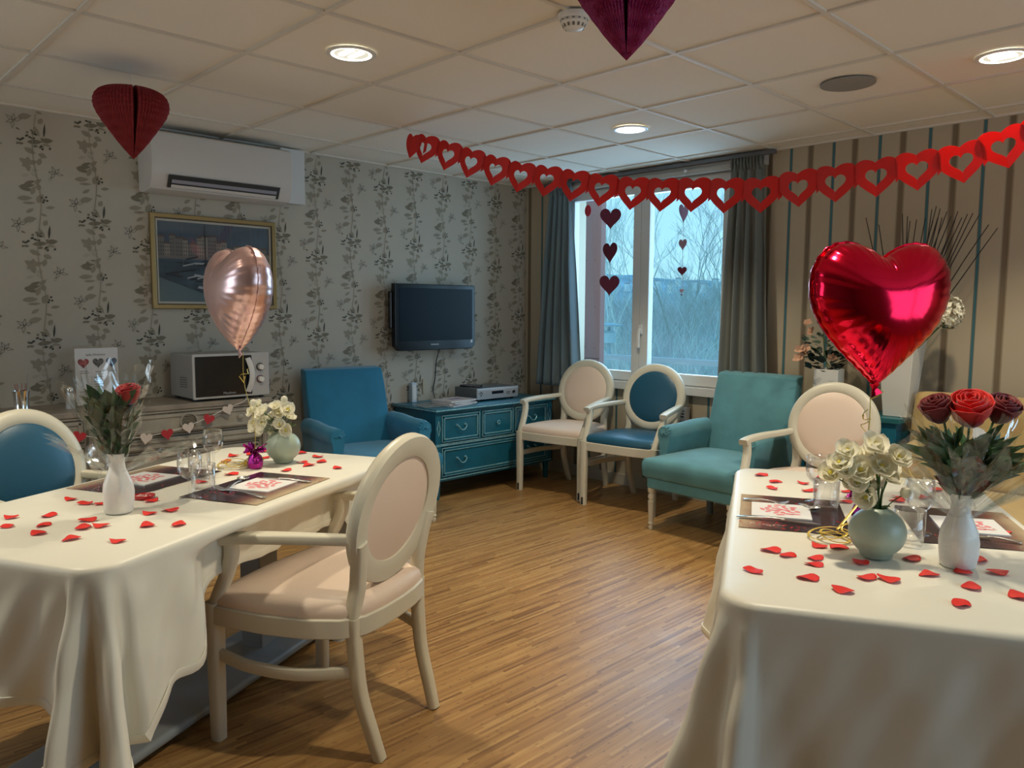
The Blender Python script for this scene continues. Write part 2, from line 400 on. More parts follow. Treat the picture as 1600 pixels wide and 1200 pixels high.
def stroke(P, w, mi, x=.0019):
    for (a, b) in zip(P, P[1:]):
        d = math.hypot(b[0] - a[0], b[1] - a[1]); 
        if d < 1e-6: continue
        nx, nz = -(b[1] - a[1]) / d * w / 2, (b[0] - a[0]) / d * w / 2
        wl_.add([(x, a[0] + nx, a[1] + nz), (x, a[0] - nx, a[1] - nz), (x, b[0] - nx, b[1] - nz), (x, b[0] + nx, b[1] + nz)], [[0, 1, 2, 3]], mi)
K = 1 / 890.
def star(y, z, r, n, mi, a0=0, fill=True):
    for k in range(n):
        f_ = (1.15, .85, 1.05, .75, 1.0)[k % 5]
        a = math.radians(a0 + (k * 64 if fill else k * 60 - 20)); cx, cz = y + math.cos(a) * r * .5 * f_, z + math.sin(a) * r * .5 * f_
        if fill: leaf(cx, cz, r * .95 * f_, r * .52, math.degrees(a), mi)
        else:
            P = []
            for (px, py) in [(-.45, 0), (-.1, .2), (.5, .03), (-.1, -.2), (-.45, 0)]:
                P.append((cx + px * r * math.cos(a) - py * r * math.sin(a), cz + px * r * math.sin(a) + py * r * math.cos(a)))
            stroke(P, .0016, mi)
def motif(yc, zt):
    R = random.Random(3)
    X = lambda d: yc + d * K
    Z = lambda d: zt - d * K
    sx = lambda d: 12 * math.sin((d + 60) / 455 * 2 * PI)
    stroke([(X(sx(d)), Z(d)) for d in range(0, 461, 20)], .0036, 1)
    for dx, dy, L, W, a, mi in [(-42, -14, 62, 17, 12, 2), (-40, 2, 58, 14, -6, 2), (-30, -30, 46, 14, 24, 2), (-18, 4, 40, 18, 70, 1), (4, -14, 30, 20, 100, 1),
        (-52, 42, 58, 20, 6, 1), (10, 38, 44, 26, 60, 1), (-36, 62, 50, 11, 4, 1), (50, 76, 36, 13, 8, 1), (-34, 96, 36, 14, 32, 1), (22, 112, 26, 10, -15, 1),
        (-36, 136, 52, 23, 14, 1), (26, 148, 28, 18, 60, 1), (10, 196, 44, 12, -65, 1), (50, 232, 44, 20, 10, 2), (0, 244, 60, 18, 8, 2), (46, 252, 36, 10, -10, 1),
        (-22, 286, 46, 20, -25, 1), (28, 302, 34, 20, -18, 1), (14, 330, 34, 18, 70, 1), (-46, 398, 34, 14, 20, 3), (-12, 392, 30, 13, -40, 3), (4, 420, 36, 15, 40, 1), (-26, 430, 32, 12, -20, 3), (56, 404, 26, 16, 50, 3), (-6, 372, 30, 14, 10, 3)]:
        leaf(X(dx), Z(dy), L * K, W * K, a, mi)
    for k in range(26):
        leaf(X(R.uniform(-72, 34)), Z(228 + R.uniform(-34, 40)), R.uniform(9, 20) * K, R.uniform(6, 10) * K, R.uniform(-40, 40), 2 if k % 3 else 4)
    for dx, dy in [(14, 34), (26, 44), (34, 30), (22, 54), (38, 46)]: leaf(X(dx), Z(dy), 11 * K, 8 * K, 30, 4)
    leaf(X(40), Z(188), 58 * K, 8 * K, 84, 4)
    for dx, dy in [(30, 272), (60, 266), (24, 260)]: leaf(X(dx), Z(dy), 12 * K, 8 * K, 60, 4)
    star(X(-34), Z(344), 36 * K, 5, 1, 20)
    star(X(-82), Z(162), 34 * K, 5, 4, 40, False); star(X(76), Z(376), 32 * K, 5, 4, 10, False)
for k in range(0, 24):
    y = -.089 - .2685 * k
    z0 = 1.925 if k % 2 else 2.05
    for j in range(-1, 4):
        zt = z0 - .515 * j
        if zt - .515 < .0 : continue
        if zt > HC - .02:                                # clipped at the ceiling: only its lower half
            sv, sf, sm = len(wl_.v), len(wl_.f), len(wl_.m); motif(y, zt)
            keep = [(f, m) for f, m in zip(wl_.f[sf:], wl_.m[sm:]) if max(wl_.v[i][2] for i in f) < HC - .004]
            wl_.f[sf:] = [a for a, b_ in keep]; wl_.m[sm:] = [b_ for a, b_ in keep]
        else: motif(y, zt)
struct(wl_.build('wall_left', [M_wp, M_lf, M_lm, M_lg, M_ld], smooth=False))
# window wall: pieces round the opening
WX0, WX1, WZ0, WZ1 = .465, 1.94, .79, 2.245
wb_ = MB()
wb_.box(-.2, WX0, 0, .22, 0, HC + .01); wb_.box(WX1, XR + .2, 0, .22, 0, HC + .01); wb_.box(WX0, WX1, 0, .22, 0, WZ0); wb_.box(WX0, WX1, 0, .22, WZ1, HC + .01)
struct(wb_.build('wall_back', M_strip, smooth=False))
M_plain = mat('plain wall', (.36, .33, .28), .8)
g = MB(); g.box(XR, XR + .2, YN, -3.25, 0, HC + .01); g.box(XR, XR + .2, -1.15, 0, 0, HC + .01); g.box(XR, XR + .2, -3.25, -1.15, 0, .68); g.box(XR, XR + .2, -3.25, -1.15, 2.22, HC + .01)
struct(g.build('wall_right', M_plain, smooth=False))
g = MB(); g.box(-.2, .5, YN - .2, YN, 0, HC + .01); g.box(1.7, XR + .2, YN - .2, YN, 0, HC + .01); g.box(.5, 1.7, YN - .2, YN, 0, .78); g.box(.5, 1.7, YN - .2, YN, 2.12, HC + .01)
struct(g.build('wall_front', M_plain, smooth=False))
g = MB()
for x in (.53, 1.1, 1.67): g.box(x - .03, x + .03, YN - .045, YN - .01, .78, 2.12)
for z in (.81, 2.09): g.box(.5, 1.7, YN - .045, YN - .01, z - .03, z + .03)
struct(g.build('fill_window_3', M_offw, bevel=.004))  # unseen window, added to let fill light onto the left table
g = MB()
for y in (-3.23, -2.2, -1.17): g.box(XR + .02, XR + .09, y - .03, y + .03, .68, 2.22)
for z in (.71, 2.19): g.box(XR + .02, XR + .09, -3.25, -1.15, z - .03, z + .03)
struct(g.build('window_2', M_offw, bevel=.004))
M_base = mat('baseboard paint', (.40, .37, .30), .5)
struct(MB().box(.016, XR, -.016, 0, 0, .085).build('baseboard_back', M_base, bevel=.003)); struct(MB().box(0, .016, YN, 0, 0, .085).build('baseboard_left', M_base, bevel=.003))
# window
wf = MB()
fo = .045
for (a, b, c, d) in [(WX0, WX1, WZ0, WZ0 + .06), (WX0, WX1, WZ1 - .05, WZ1), (WX0, WX0 + .035, WZ0, WZ1), (WX1 - .035, WX1, WZ0, WZ1)]: wf.box(a, b, .0, .07, c, d)
win = struct(wf.build('window_1', M_offw, bevel=.004))
def sash(x0, x1, z0, z1, w, nm='sash'):
    s = MB(); s.box(x0, x1, -.012, .045, z0, z0 + w); s.box(x0, x1, -.012, .045, z1 - w, z1); s.box(x0, x0 + w, -.012, .045, z0 + w, z1 - w); s.box(x1 - w, x1, -.012, .045, z0 + w, z1 - w)
    o = s.build(nm, M_offw, win, bevel=.004)
    MB().box(x0 + w - .005, x1 - w + .005, .018, .024, z0 + w - .005, z1 - w + .005).build('pane', M_pane, o, smooth=False)
    return o
s1 = sash(WX0 + .012, 1.185, WZ0 + .012, WZ1 - .012, .068); s2 = sash(1.187, WX1 - .012, WZ0 + .012, WZ1 - .012, .075)
MB().rbar([(1.205, -.03, 1.19), (1.205, -.045, 1.15), (1.205, -.045, 1.05)], (.022, .014), up=(0, 1, 0)).box(1.19, 1.22, -.03, -.01, 1.15, 1.22).build('handle', M_white, win, bevel=.003)
struct(MB().box(WX0 - .03, WX1 + .02, -.045, .0, WZ0 - .055, WZ0 + .005).build('trim_1', M_offw, bevel=.004))   # sill
struct(MB().box(.34, 2.16, -.055, .0, WZ1 + .005, HC - .002).box(.33, 2.17, -.075, -.02, WZ1 - .005, WZ1 + .028).build('trim_2', mat('pelmet box', (.42, .40, .36), .5), bevel=.003))
tag(MB().box(.23, 2.24, -.085, -.055, HC - .03, HC - .004).build('curtain_rail', mat('grey rail', (.16, .16, .17), .4, metal=.5), bevel=.003), 'dark grey curtain rail along the ceiling above the window', 'curtain rail')
# small sticker on the pane
tag(MB().prism([(.032 * math.cos(a * PI / 12), .044 * math.sin(a * PI / 12)) for a in range(24)], 0, .001, 0, Matrix.Translation((.655, -.0165, 2.09)) @ Matrix.Rotation(PI / 2, 4, 'X')).build('round_sticker', mat('red sticker', (.55, .01, .02), .5)), 'small round red sticker at the top left of the window', 'sticker').location.y += .034

# curtains
def curtain(x0b, x1b, x0t, x1t, zb, folds, label, seed, m):
    R = random.Random(seed); ph = [R.uniform(0, 6) for _ in range(4)]
    def fn(u, v):
        z = (HC - .03) * (1 - v) + zb * v
        x = (x0t + (x1t - x0t) * u) * (1 - v) + (x0b + (x1b - x0b) * u) * v
        g = .4 + .6 * min(1, v * 2.5)
        y = -.085 - .03 * g * math.sin(u * folds * 2 * PI + ph[0] + .5 * math.sin(v * 3 + ph[1])) - .012 * g * math.sin(u * folds * 3.7 * PI + ph[2])
        y -= .004 * math.sin(u * folds * 9 * PI) * max(0, 1 - v * 8)
        if v < .045: y = -.085 - .016 * math.sin(u * folds * 5 * PI)
        return (x, y - .01, z)
    t = thing('curtain', label, 'curtain', (0, 0, 0), 0, None)
    g = MB().grid(fn, 90, 36); g.build('curtain_panel', m, t, solid=.003)
    return t
curtain(.235, .69, .36, .58, .72, 4.5, 'grey blue curtain hanging at the left side of the window', 1, M_curt)
curtain(1.90, 2.26, 1.95, 2.17, .72, 4, 'grey curtain hanging at the right side of the window', 2, mat('grey curtain', (.155, .165, .15), .9, bump=.15, bscale=200, sheen=.2))
# ceiling fittings
M_lens = mat('lit lamp lens', (.9, .9, .8), .2, emit=(1, .93, .78), estr=1.3)
M_lens2 = mat('lit lamp reflector', (.6, .6, .55), .15, metal=.6, emit=(1, .93, .75), estr=.28)
def downlight(x, y, label):
    t = thing('downlight', label, 'ceiling light', (x, y, HC), 0, 'recessed ceiling downlights')
    MB().lathe([(.098, 0.001), (.098, -.004), (.088, -.007), (.080, -.004), (.080, .001)], 40).build('trim_ring', M_white, t)
    MB().lathe([(.080, -.0045), (.070, -.003), (.068, -.0015)], 40).build('lit_rim', M_lens, t)
    MB().lathe([(.068, -.0014), (.052, .0), (0, 0)], 40).build('reflector', M_lens2, t)
    b = MB()
    for k in (-1, 1): b.box(-.045, .045, k * .022 - .011, k * .022 + .011, -.004, -.001)
    b.build('bulb', M_lens, t, bevel=.003)
    return t
lab = ['lit round ceiling downlight above the left table, nearest the picture', 'lit round ceiling downlight in front of the window, above the middle of the garland', 'lit round ceiling downlight at the right end of the paper heart garland']
for (x, y), l in zip(LAMPS[:3], lab): downlight(x, y, l)
sp = thing('ceiling_speaker', 'round grey perforated speaker grille flush in the ceiling', 'speaker', (3.122, -1.134, HC))
MB().lathe([(.115, .001), (.115, -.003), (.105, -.006), (.0, -.007)], 40).build('grille', mat('speaker grille', (.30, .275, .235), .8, bump=.6, bscale=400), sp)
sd = thing('smoke_detector', 'white slotted smoke detector on the ceiling beside the magenta paper heart', 'smoke detector', (2.80, -2.60, HC))
MB().lathe([(.055, 0), (.055, -.012), (.050, -.018), (.048, -.020)], 32).build('base', M_white, sd)
MB().lathe([(.046, -.018), (.047, -.03), (.030, -.048), (.012, -.052), (0, -.052)], 32).build('chamber', M_white, sd)
f_ = MB()
for k in range(14):
    a = 2 * PI * k / 14; f_.add([(.0485, -.004, -.022), (.0485, .004, -.022), (.036, .004, -.046), (.036, -.004, -.046)], [[0, 1, 2, 3]], 0, Matrix.Rotation(a, 4, 'Z'))
f_.build('vent_slots', mat('grey slot', (.16, .15, .13), .8), sd, smooth=False)
# ------------------------------------------------------------------ medallion armchairs (local +Y is the front)
TILT = math.radians(12)
def medallion_chair(pad_m, label, padlabel):
    t = thing('medallion_chair', label, 'chair')
    OC = Vector((0, -.232, .718)); ax = Vector((0, -math.sin(TILT), math.cos(TILT)))   # oval centre and its tilted up axis
    nrm = Vector((0, math.cos(TILT), math.sin(TILT)))
    RX, RZ = .218, .212
    def ov(q, k=1.0, off=0): return OC + Vector((1, 0, 0)) * (RX * k * math.cos(q)) + ax * (RZ * k * math.sin(q)) + nrm * off
    # back frame: oval ring and the two uprights
    n = 56; fr = MB()
    for i in range(n):
        for (rx, off) in [(.045, .012), (.032, .024), (-.004, .024), (-.024, .010), (-.024, -.012), (.0, -.020), (.040, -.018), (.045, -.006)]:
            q = 2 * PI * i / n; c = Vector((math.cos(q), 0, 0)) + ax * math.sin(q)
            c = (Vector((math.cos(q) / RX, 0, 0)) + ax * (math.sin(q) / RZ)).normalized()
            fr.v.append(tuple(ov(q) + c * (rx - .022) + nrm * off))
    for i in range(n):
        for k in range(8):
            j = (i + 1) % n; l = (k + 1) % 8
            fr.f.append([i * 8 + k, i * 8 + l, j * 8 + l, j * 8 + k]); fr.m.append(0)
    for s in (-1, 1):
        P = smooth_path([(s * .185, -.192, .39), (s * .182, -.196, .46), (s * .176, -.205, .52), (s * .186, -.217, .60), (s * .200, -.228, .66)], 5)
        fr.rbar(P, [(.046, .040)] * len(P), up=(0, 1, 0))
    fr.rbar(smooth_path([(-.13, -.207, .53), (0, -.198, .503), (.13, -.207, .53)], 6), (.02, .03), up=(0, 1, 0)) if False else None
    fr.build('back_frame', M_cream, t, angle=50, fix=True)
    pd = MB(); N = 48
    rows = [(1.0, .004), (.965, .016), (.90, .023), (.70, .031), (.40, .037), (.0, .039)]
    for k, off in rows[:-1]:
        for i in range(N): pd.v.append(tuple(ov(2 * PI * i / N, k * .905, off)))
    pd.v.append(tuple(ov(0, 0, .039)))
    for a in range(len(rows) - 2):
        for i in range(N): j = (i + 1) % N; pd.f.append([a * N + i, a * N + j, (a + 1) * N + j, (a + 1) * N + i]); pd.m.append(0)
    b0 = (len(rows) - 2) * N
    for i in range(N): pd.f.append([b0 + i, b0 + (i + 1) % N, (len(rows) - 1) * N]); pd.m.append(0)
    o = len(pd.v)
    for k, off in [(.905, -.004), (.6, -.010)]:
        for i in range(N): pd.v.append(tuple(ov(2 * PI * i / N, k, off)))
    pd.v.append(tuple(ov(0, 0, -.011)))
    for i in range(N):
        j = (i + 1) % N; pd.f.append([o + j, o + i, o + N + i, o + N + j]); pd.m.append(1); pd.f.append([o + N + j, o + N + i, o + 2 * N]); pd.m.append(1)
    pad = pd.build('back_pad', [pad_m, M_pinkseat], t, angle=60)
    MB().tube([ov(2 * PI * i / N, .915, .012) for i in range(N)], .0045, 6, closed=True).build('piping', pad_m, pad)
    # seat outline: front wide, curved sides
    def seat_out(g):
        P = []
        for i in range(13): a = -PI / 2 * 0 + i / 12; P.append((.285 * (1 - 2 * a) * 1.0, .255 + .02 * math.sin(a * PI)))
        L = [(-.292, .19), (-.288, .05), (-.268, -.08), (-.228, -.18), (-.17, -.228)]
        back = [(-.09, -.242), (0, -.246), (.09, -.242)]
        Rr = [(-x, y) for x, y in L[::-1]]
        P = P + L + back + Rr
        return [(x * (1 - g), y * (1 - g)) for x, y in P]
    fo_ = MB(); fo_.prism([(x, y) for x, y in seat_out(0)], .375, .435); fo_.build('seat_frame', M_cream, t, bevel=.006, segs=2, fix=True)
    so = seat_out(.03); cs = MB(); c0 = len(so)
    lev = [(1.0, .434), (1.01, .450), (.985, .468), (.93, .480), (.80, .489), (.55, .496), (.25, .499)]
    for k, z in lev:
        for x, y in so: cs.v.append((x * k, y * k, z))
    cs.v.append((0, 0, .50))
    for a in range(len(lev) - 1):
        for i in range(c0): j = (i + 1) % c0; cs.f.append([a * c0 + i, a * c0 + j, (a + 1) * c0 + j, (a + 1) * c0 + i]); cs.m.append(0)
    for i in range(c0): cs.f.append([(len(lev) - 1) * c0 + i, (len(lev) - 1) * c0 + (i + 1) % c0, len(lev) * c0]); cs.m.append(0)
    cs.build('seat', pad_m, t, angle=70, fix=True)
    for s in (-1, 1):
        lg = MB(); lg.rbar([(s * .262, .252, .0), (s * .262, .252, .2), (s * .264, .25, .39), (s * .266, .25, .44)], [(.040, .040), (.044, .044), (.048, .048), (.048, .048)], up=(0, 1, 0))
        fl = lg.build('leg', M_cream, t)
        MB().box(s * .262 - .007, s * .262 + .007, .268, .2765, 0.004, .055).build('caster', M_rub, fl, bevel=.003)
        P = smooth_path([(s * .185, -.196, .43), (s * .184, -.198, .34), (s * .180, -.212, .20), (s * .172, -.245, .08), (s * .165, -.268, .0)], 5)
        rl = MB().rbar(P, [(.046 - .010 * i / len(P), .040 - .008 * i / len(P)) for i in range(len(P))], up=(0, 1, 0)).build('leg', M_cream, t)
        MB().lathe([(.016, 0), (.016, .006), (0, .006)], 12, M=Matrix.Translation((s * .165, -.266, 0))).build('foot_pad', M_rub, rl)
        st = smooth_path([(s * .262, .24, .275), (s * .282, .10, .268), (s * .262, -.06, .266), (s * .182, -.205, .268)], 6)
        MB().rbar(st, (.020, .036), up=(0, 0, 1)).build('stretcher', M_cream, t)
        ar = smooth_path([(s * .212, -.232, .672), (s * .235, -.12, .668), (s * .268, .02, .664), (s * .285, .13, .656), (s * .290, .19, .644)], 6)
        sec = [(.034 + .016 * min(1, i / 12), .030) for i in range(len(ar))]
        a_ = MB().rbar(ar, sec, up=(0, 0, 1))
        sup = smooth_path([(s * .284, .165, .655), (s * .278, .165, .60), (s * .270, .195, .53), (s * .264, .238, .45), (s * .263, .25, .40)], 6)
        a_.rbar(sup, [(.040, .036)] * len(sup), up=(0, 1, 0))
        a_.build('armrest', M_cream, t)
    return t
chC = medallion_chair(M_pinkseat, 'cream painted armchair with pale pink oval back, beside the blue dresser', '')
chC.location = (.855, -.40, 0); chC.rotation_euler = (0, 0, facing(.15, -.99))
chD = medallion_chair(M_blueseat, 'cream painted armchair with dark blue oval back and seat, under the window', '')
chD.location = (1.47, -.395, 0); chD.rotation_euler = (0, 0, facing(.13, -.99))
chA = dup(chC, (2.495, -3.380, 0), (0, 0, facing(-.92, -.39)), 'cream armchair with pale pink oval back seen from behind, pulled up to the left table')
chE = dup(chC, (2.905, -.84, 0), (0, 0, facing(.02, -1)), 'cream armchair with pale pink oval back at the far end of the right table')
chB = dup(chD, (1.573, -3.88, 0), (0, 0, facing(.90, .44)), 'cream armchair with blue oval back, behind the left table at the photo edge')

# ------------------------------------------------------------------ upholstered armchairs (local +Y front)
def turned_leg(x, y, h, m, parent):
    pr = [(0, 0), (.011, 0), (.014, .012), (.011, .026), (.017, .034), (.017, .040), (.013, .046), (.015, .06), (.020, h - .10), (.021, h - .085), (.014, h - .078), (.021, h - .066), (.021, h - .05), (.014, h - .04), (.022, h - .030), (.023, h), (0, h)]
    return MB().lathe(pr, 20, M=Matrix.Translation((x, y, 0))).build('leg', m, parent)
def fabric_chair(m, mp, label, ml):
    t = thing('upholstered_armchair', label, 'armchair')
    # back: slab tilted back, slightly wider at the top
    b = MB()
    prof = [(-.20, .30, .285), (-.215, .45, .285), (-.245, .62, .285), (-.29, .80, .283), (-.325, .925, .278)]
    TH = .10; nx = 14
    def bk(side):
        def fn(u, v):
            i = v * (len(prof) - 1); k = min(int(i), len(prof) - 2); f = i - k
            y = prof[k][0] * (1 - f) + prof[k + 1][0] * f; z = prof[k][1] * (1 - f) + prof[k + 1][1] * f; w = prof[k][2] * (1 - f) + prof[k + 1][2] * f
            x = (u * 2 - 1) * w
            bul = .018 * (1 - (2 * u - 1) ** 4) * math.sin(PI * min(1, v * 1.02) * .95 + .05)
            return (x, y + bul if side else y - TH + .02 * v, z + (.012 if side == 0 else 0))
        return fn
    o = MB().grid(bk(1), nx, 12); w = nx + 1
    N0 = len(o.v)
    fr, bkf = bk(1), bk(0)
    o.grid(bkf, nx, 12)
    for i in range(len(o.f) // 2, len(o.f)): o.f[i] = o.f[i][::-1]
    # join edges
    def idx(g, i, j): return g * N0 + j * w + i
    for i in range(nx):
        o.f.append([idx(0, i, 12), idx(0, i + 1, 12), idx(1, i + 1, 12), idx(1, i, 12)]); o.m.append(0)
        o.f.append([idx(0, i + 1, 0), idx(0, i, 0), idx(1, i, 0), idx(1, i + 1, 0)]); o.m.append(0)
    for j in range(12):
        o.f.append([idx(0, 0, j), idx(0, 0, j + 1), idx(1, 0, j + 1), idx(1, 0, j)]); o.m.append(0)
        o.f.append([idx(0, nx, j + 1), idx(0, nx, j), idx(1, nx, j), idx(1, nx, j + 1)]); o.m.append(0)
    o.build('backrest', m, t, bevel=.014, segs=3, fix=True, angle=60)
    # seat
    def so(x0, x1, y0, y1, z0, z1, crown):
        s = MB(); nu = 16
        def top(u, v): 
            e = (1 - (2 * u - 1) ** 6) * (1 - (2 * v - 1) ** 6)
            return (x0 + (x1 - x0) * u, y0 + (y1 - y0) * v, z1 - .02 + .02 * e + crown * math.sin(PI * u) * math.sin(PI * v))
        s.grid(top, nu, nu)
        ring = [j * (nu + 1) for j in range(nu + 1)] 
        per = [i for i in range(nu + 1)] + [j * (nu + 1) + nu for j in range(1, nu + 1)] + [nu * (nu + 1) + i for i in range(nu - 1, -1, -1)] + [j * (nu + 1) for j in range(nu - 1, 0, -1)]
        prev = per
        for (k, z) in ((.008, z1 - .04), (.010, (z0 + z1) / 2), (.004, z0 + .01), (-.004, z0)):
            cur = []
            cx, cy = (x0 + x1) / 2, (y0 + y1) / 2
            for p in per:
                x, y, _ = s.v[p]; cur.append(len(s.v)); s.v.append((x + k * (1 if x > cx else -1), y + k * (1 if y > cy else -1), z))
            n = len(per)
            for i in range(n): j = (i + 1) % n; s.f.append([prev[j], prev[i], cur[i], cur[j]]); s.m.append(0)
            prev = cur
        s.f.append(list(prev)); s.m.append(0)
        return s
    so(-.305, .305, -.24, .385, .325, .455, .012).build('seat', m, t, angle=60, fix=True)
    bb = MB(); bb.box(-.295, .295, -.24, .372, .255, .33); bb.build('seat_base', m, t, bevel=.012, segs=3)
    MB().tube([(-.297, .374, .327), (.297, .374, .327)], .005, 8).build('piping', mp, t)
    for s in (-1, 1):
        # rolled arm
        sec = [(.012, .24), (.014, .34), (.016, .45), (.004, .50), (-.004, .545), (.004, .59), (.030, .618), (.062, .618), (.088, .596), (.094, .56), (.084, .53), (.074, .45), (.070, .34), (.068, .24)]
        n = len(sec); a = MB(); ys = [-.24, -.10, .05, .15, .195, .21]; sh = [1, 1, 1, 1, .98, .90]
        for y, k in zip(ys, sh):
            for (x, z) in sec:
                xx = .04 + (x - .04) * k; zz = .43 + (z - .43) * (k if k > .95 else .96)
                dz = -.03 * (y + .24) / .45 * 0 + (.012 if y < 0 else 0)
                a.v.append((s * (.255 + xx), y, zz + dz))
        for i in range(len(ys) - 1):
            for k in range(n): l = (k + 1) % n; a.f.append([i * n + k, i * n + l, (i + 1) * n + l, (i + 1) * n + k]); a.m.append(0)
        a.f.append(list(range(n))); a.m.append(0)
        a.f.append([(len(ys) - 1) * n + k for k in range(n)]); a.m.append(0)
        ao = a.build('armrest', m, t, fix=True, angle=55)
        pl = MB()
        for k in range(7):                        # gathered pleats at the arm front
            q = math.radians(20 + k * 24); pl.tube([(s * (.295 + .012 * math.cos(q)), .211, .560 + .012 * math.sin(q)), (s * (.297 + .046 * math.cos(q)), .206, .566 + .046 * math.sin(q)), (s * (.297 + .05 * math.cos(q)), .185, .566 + .052 * math.sin(q))], [.006, .004, .002], 6)
        pl.build('pleats', m, ao)
        turned_leg(s * .275, .345, .26, M_cream, t)
        MB().rbar([(s * .245, -.235, 0), (s * .25, -.215, .27)], [(.034, .034), (.046, .046)], up=(0, 1, 0)).build('leg', ml, t)
    return t
M_greyleg = mat('grey painted leg', (.25, .26, .24), .5)
am2 = fabric_chair(M_velT, mat('teal piping', (.04, .2, .22), .8), 'teal velvet armchair with turned cream front legs, right of the window', M_greyleg)
am2.location = (2.205, -.505, 0); am2.rotation_euler = (0, 0, facing(-.05, -1))
am1 = fabric_chair(M_velB, mat('blue piping', (.01, .10, .17), .8), 'bright blue velvet armchair against the papered wall, left of the dresser', M_greyleg)
am1.location = (.50, -1.92, 0); am1.rotation_euler = (0, 0, facing(.99, -.12))

# ------------------------------------------------------------------ blue dresser
dr = thing('dresser', 'low blue painted dresser with worn edges, on the papered wall under the television', 'dresser', (0, 0, 0))
DX, DY0, DY1, DT = .495, -1.365, -.205, .64
b = MB(); b.box(.02, DX - .012, DY0, DY1, .13, DT - .022)
b.build('body', M_teal, dr, bevel=.002)
tp = MB(); tp.box(.006, DX + .028, DY0 - .02, DY1 + .02, DT - .020, DT); tp.build('top', M_teal, dr, bevel=.004)
ed = MB(); ed.box(DX + .020, DX + .0295, DY0 - .0215, DY1 + .0215, DT - .013, DT - .006); ed.box(.01, DX + .029, DY0 - .0215, DY0 - .019, DT - .013, DT - .006)
for z in (.392, .383, .148): ed.box(DX - .014, DX + .004, DY0 - .004, DY1 + .004, z - .004, z + .002)
ed.build('edging', M_tealedge, dr, bevel=.0015)
pf = MB()
for y in (DY0 + .022, DY1 - .022): pf.box(DX - .02, DX + .002, y - .026, y + .026, .13, DT - .022)
pf.box(DX - .02, DX - .002, DY0, DY1, .13, .16); pf.box(DX - .02, DX - .002, DY0, DY1, .37, .40); pf.box(DX - .02, DX - .002, DY0, DY1, .60, .62)
for y in (-.955, -.620): pf.box(DX - .02, DX - .0, y - .012, y + .012, .39, .61)
pf.build('face_frame', M_teal, dr, bevel=.002)
for y in (DY0 + .022, DY1 - .022):
    dm = MB()
    o_ = [(0, .055), (.016, 0), (0, -.055), (-.016, 0)]; i_ = [(0, .042), (.011, 0), (0, -.042), (-.011, 0)]
    M_ = Matrix(((0, 0, 1, DX + .0005), (1, 0, 0, y), (0, 1, 0, .505), (0, 0, 0, 1)))
    dm.ringprism(o_, i_, 0, .004, 0, M_); dm.build('diamond_moulding', M_tealedge, dr, smooth=False, fix=True)
def drawer(y0, y1, z0, z1, pulls, knob=None):
    g = MB(); g.box(DX - .012, DX + .002, y0, y1, z0, z1)
    o = g.build('drawer', M_teal, dr, bevel=.002)
    fr = MB(); w = .020
    for (a, b_, c, d) in [(y0, y1, z0, z0 + w), (y0, y1, z1 - w, z1), (y0, y0 + w, z0, z1), (y1 - w, y1, z0, z1)]:
        fr.box(DX, DX + .009, a, b_, c, d)
    fr.build('moulding', M_teal, o, bevel=.003)
    e2 = MB()
    for (a, b_, c, d) in [(y0, y1, z0 - .001, z0 + .002), (y0, y1, z1 - .002, z1 + .001), (y0 - .001, y0 + .002, z0, z1), (y1 - .002, y1 + .001, z0, z1), (y0 + w, y1 - w, z0 + w - .003, z0 + w + .001), (y0 + w, y1 - w, z1 - w - .001, z1 - w + .003), (y0 + w - .003, y0 + w + .001, z0 + w, z1 - w), (y1 - w - .001, y1 - w + .003, z0 + w, z1 - w)]:
        e2.box(DX + .002, DX + .0105, a, b_, c, d)
    e2.build('worn_edge', M_tealedge, o)
    zc = (z0 + z1) / 2
    for y in pulls:
        h = MB(); h.tube(smooth_path([(DX + .006, y - .038, zc + .014), (DX + .022, y - .037, zc + .010), (DX + .026, y - .020, zc - .012), (DX + .027, y, zc - .018), (DX + .026, y + .020, zc - .012), (DX + .022, y + .037, zc + .010), (DX + .006, y + .038, zc + .014)], 4), .0042, 8)
        for s in (-1, 1): h.lathe([(.0, 0), (.010, 0), (.008, .008), (.004, .014)], 12, M=Matrix.Translation((DX + .002, y + s * .038, zc + .015)) @ Matrix.Rotation(PI / 2, 4, 'Y'))
        h.build('handle', M_tealmetal, o)
    if knob is not None:
        h = MB(); h.tube([(DX + .018, knob + .013 * math.cos(a * PI / 8), zc + .013 * math.sin(a * PI / 8)) for a in range(16)], .004, 8, closed=True); h.lathe([(0, 0), (.006, 0), (.005, .014), (0, .016)], 10, M=Matrix.Translation((DX, knob, zc)) @ Matrix.Rotation(PI / 2, 4, 'Y'))
        h.build('handle', M_tealmetal, o)
drawer(-1.315, -.970, .408, .592, [-1.14]); drawer(-.940, -.635, .408, .592, [], -.79); drawer(-.605, -.262, .408, .592, [-.43]); drawer(-1.315, -.262, .168, .365, [-1.14, -.43])
for x in (.06, DX - .03):
    for y in (DY0 + .03, DY1 - .03):
        MB().rbar([(x, y, 0), (x, y, .13)], [(.028, .028), (.046, .046)], up=(0, 1, 0)).build('leg', M_teal, dr)

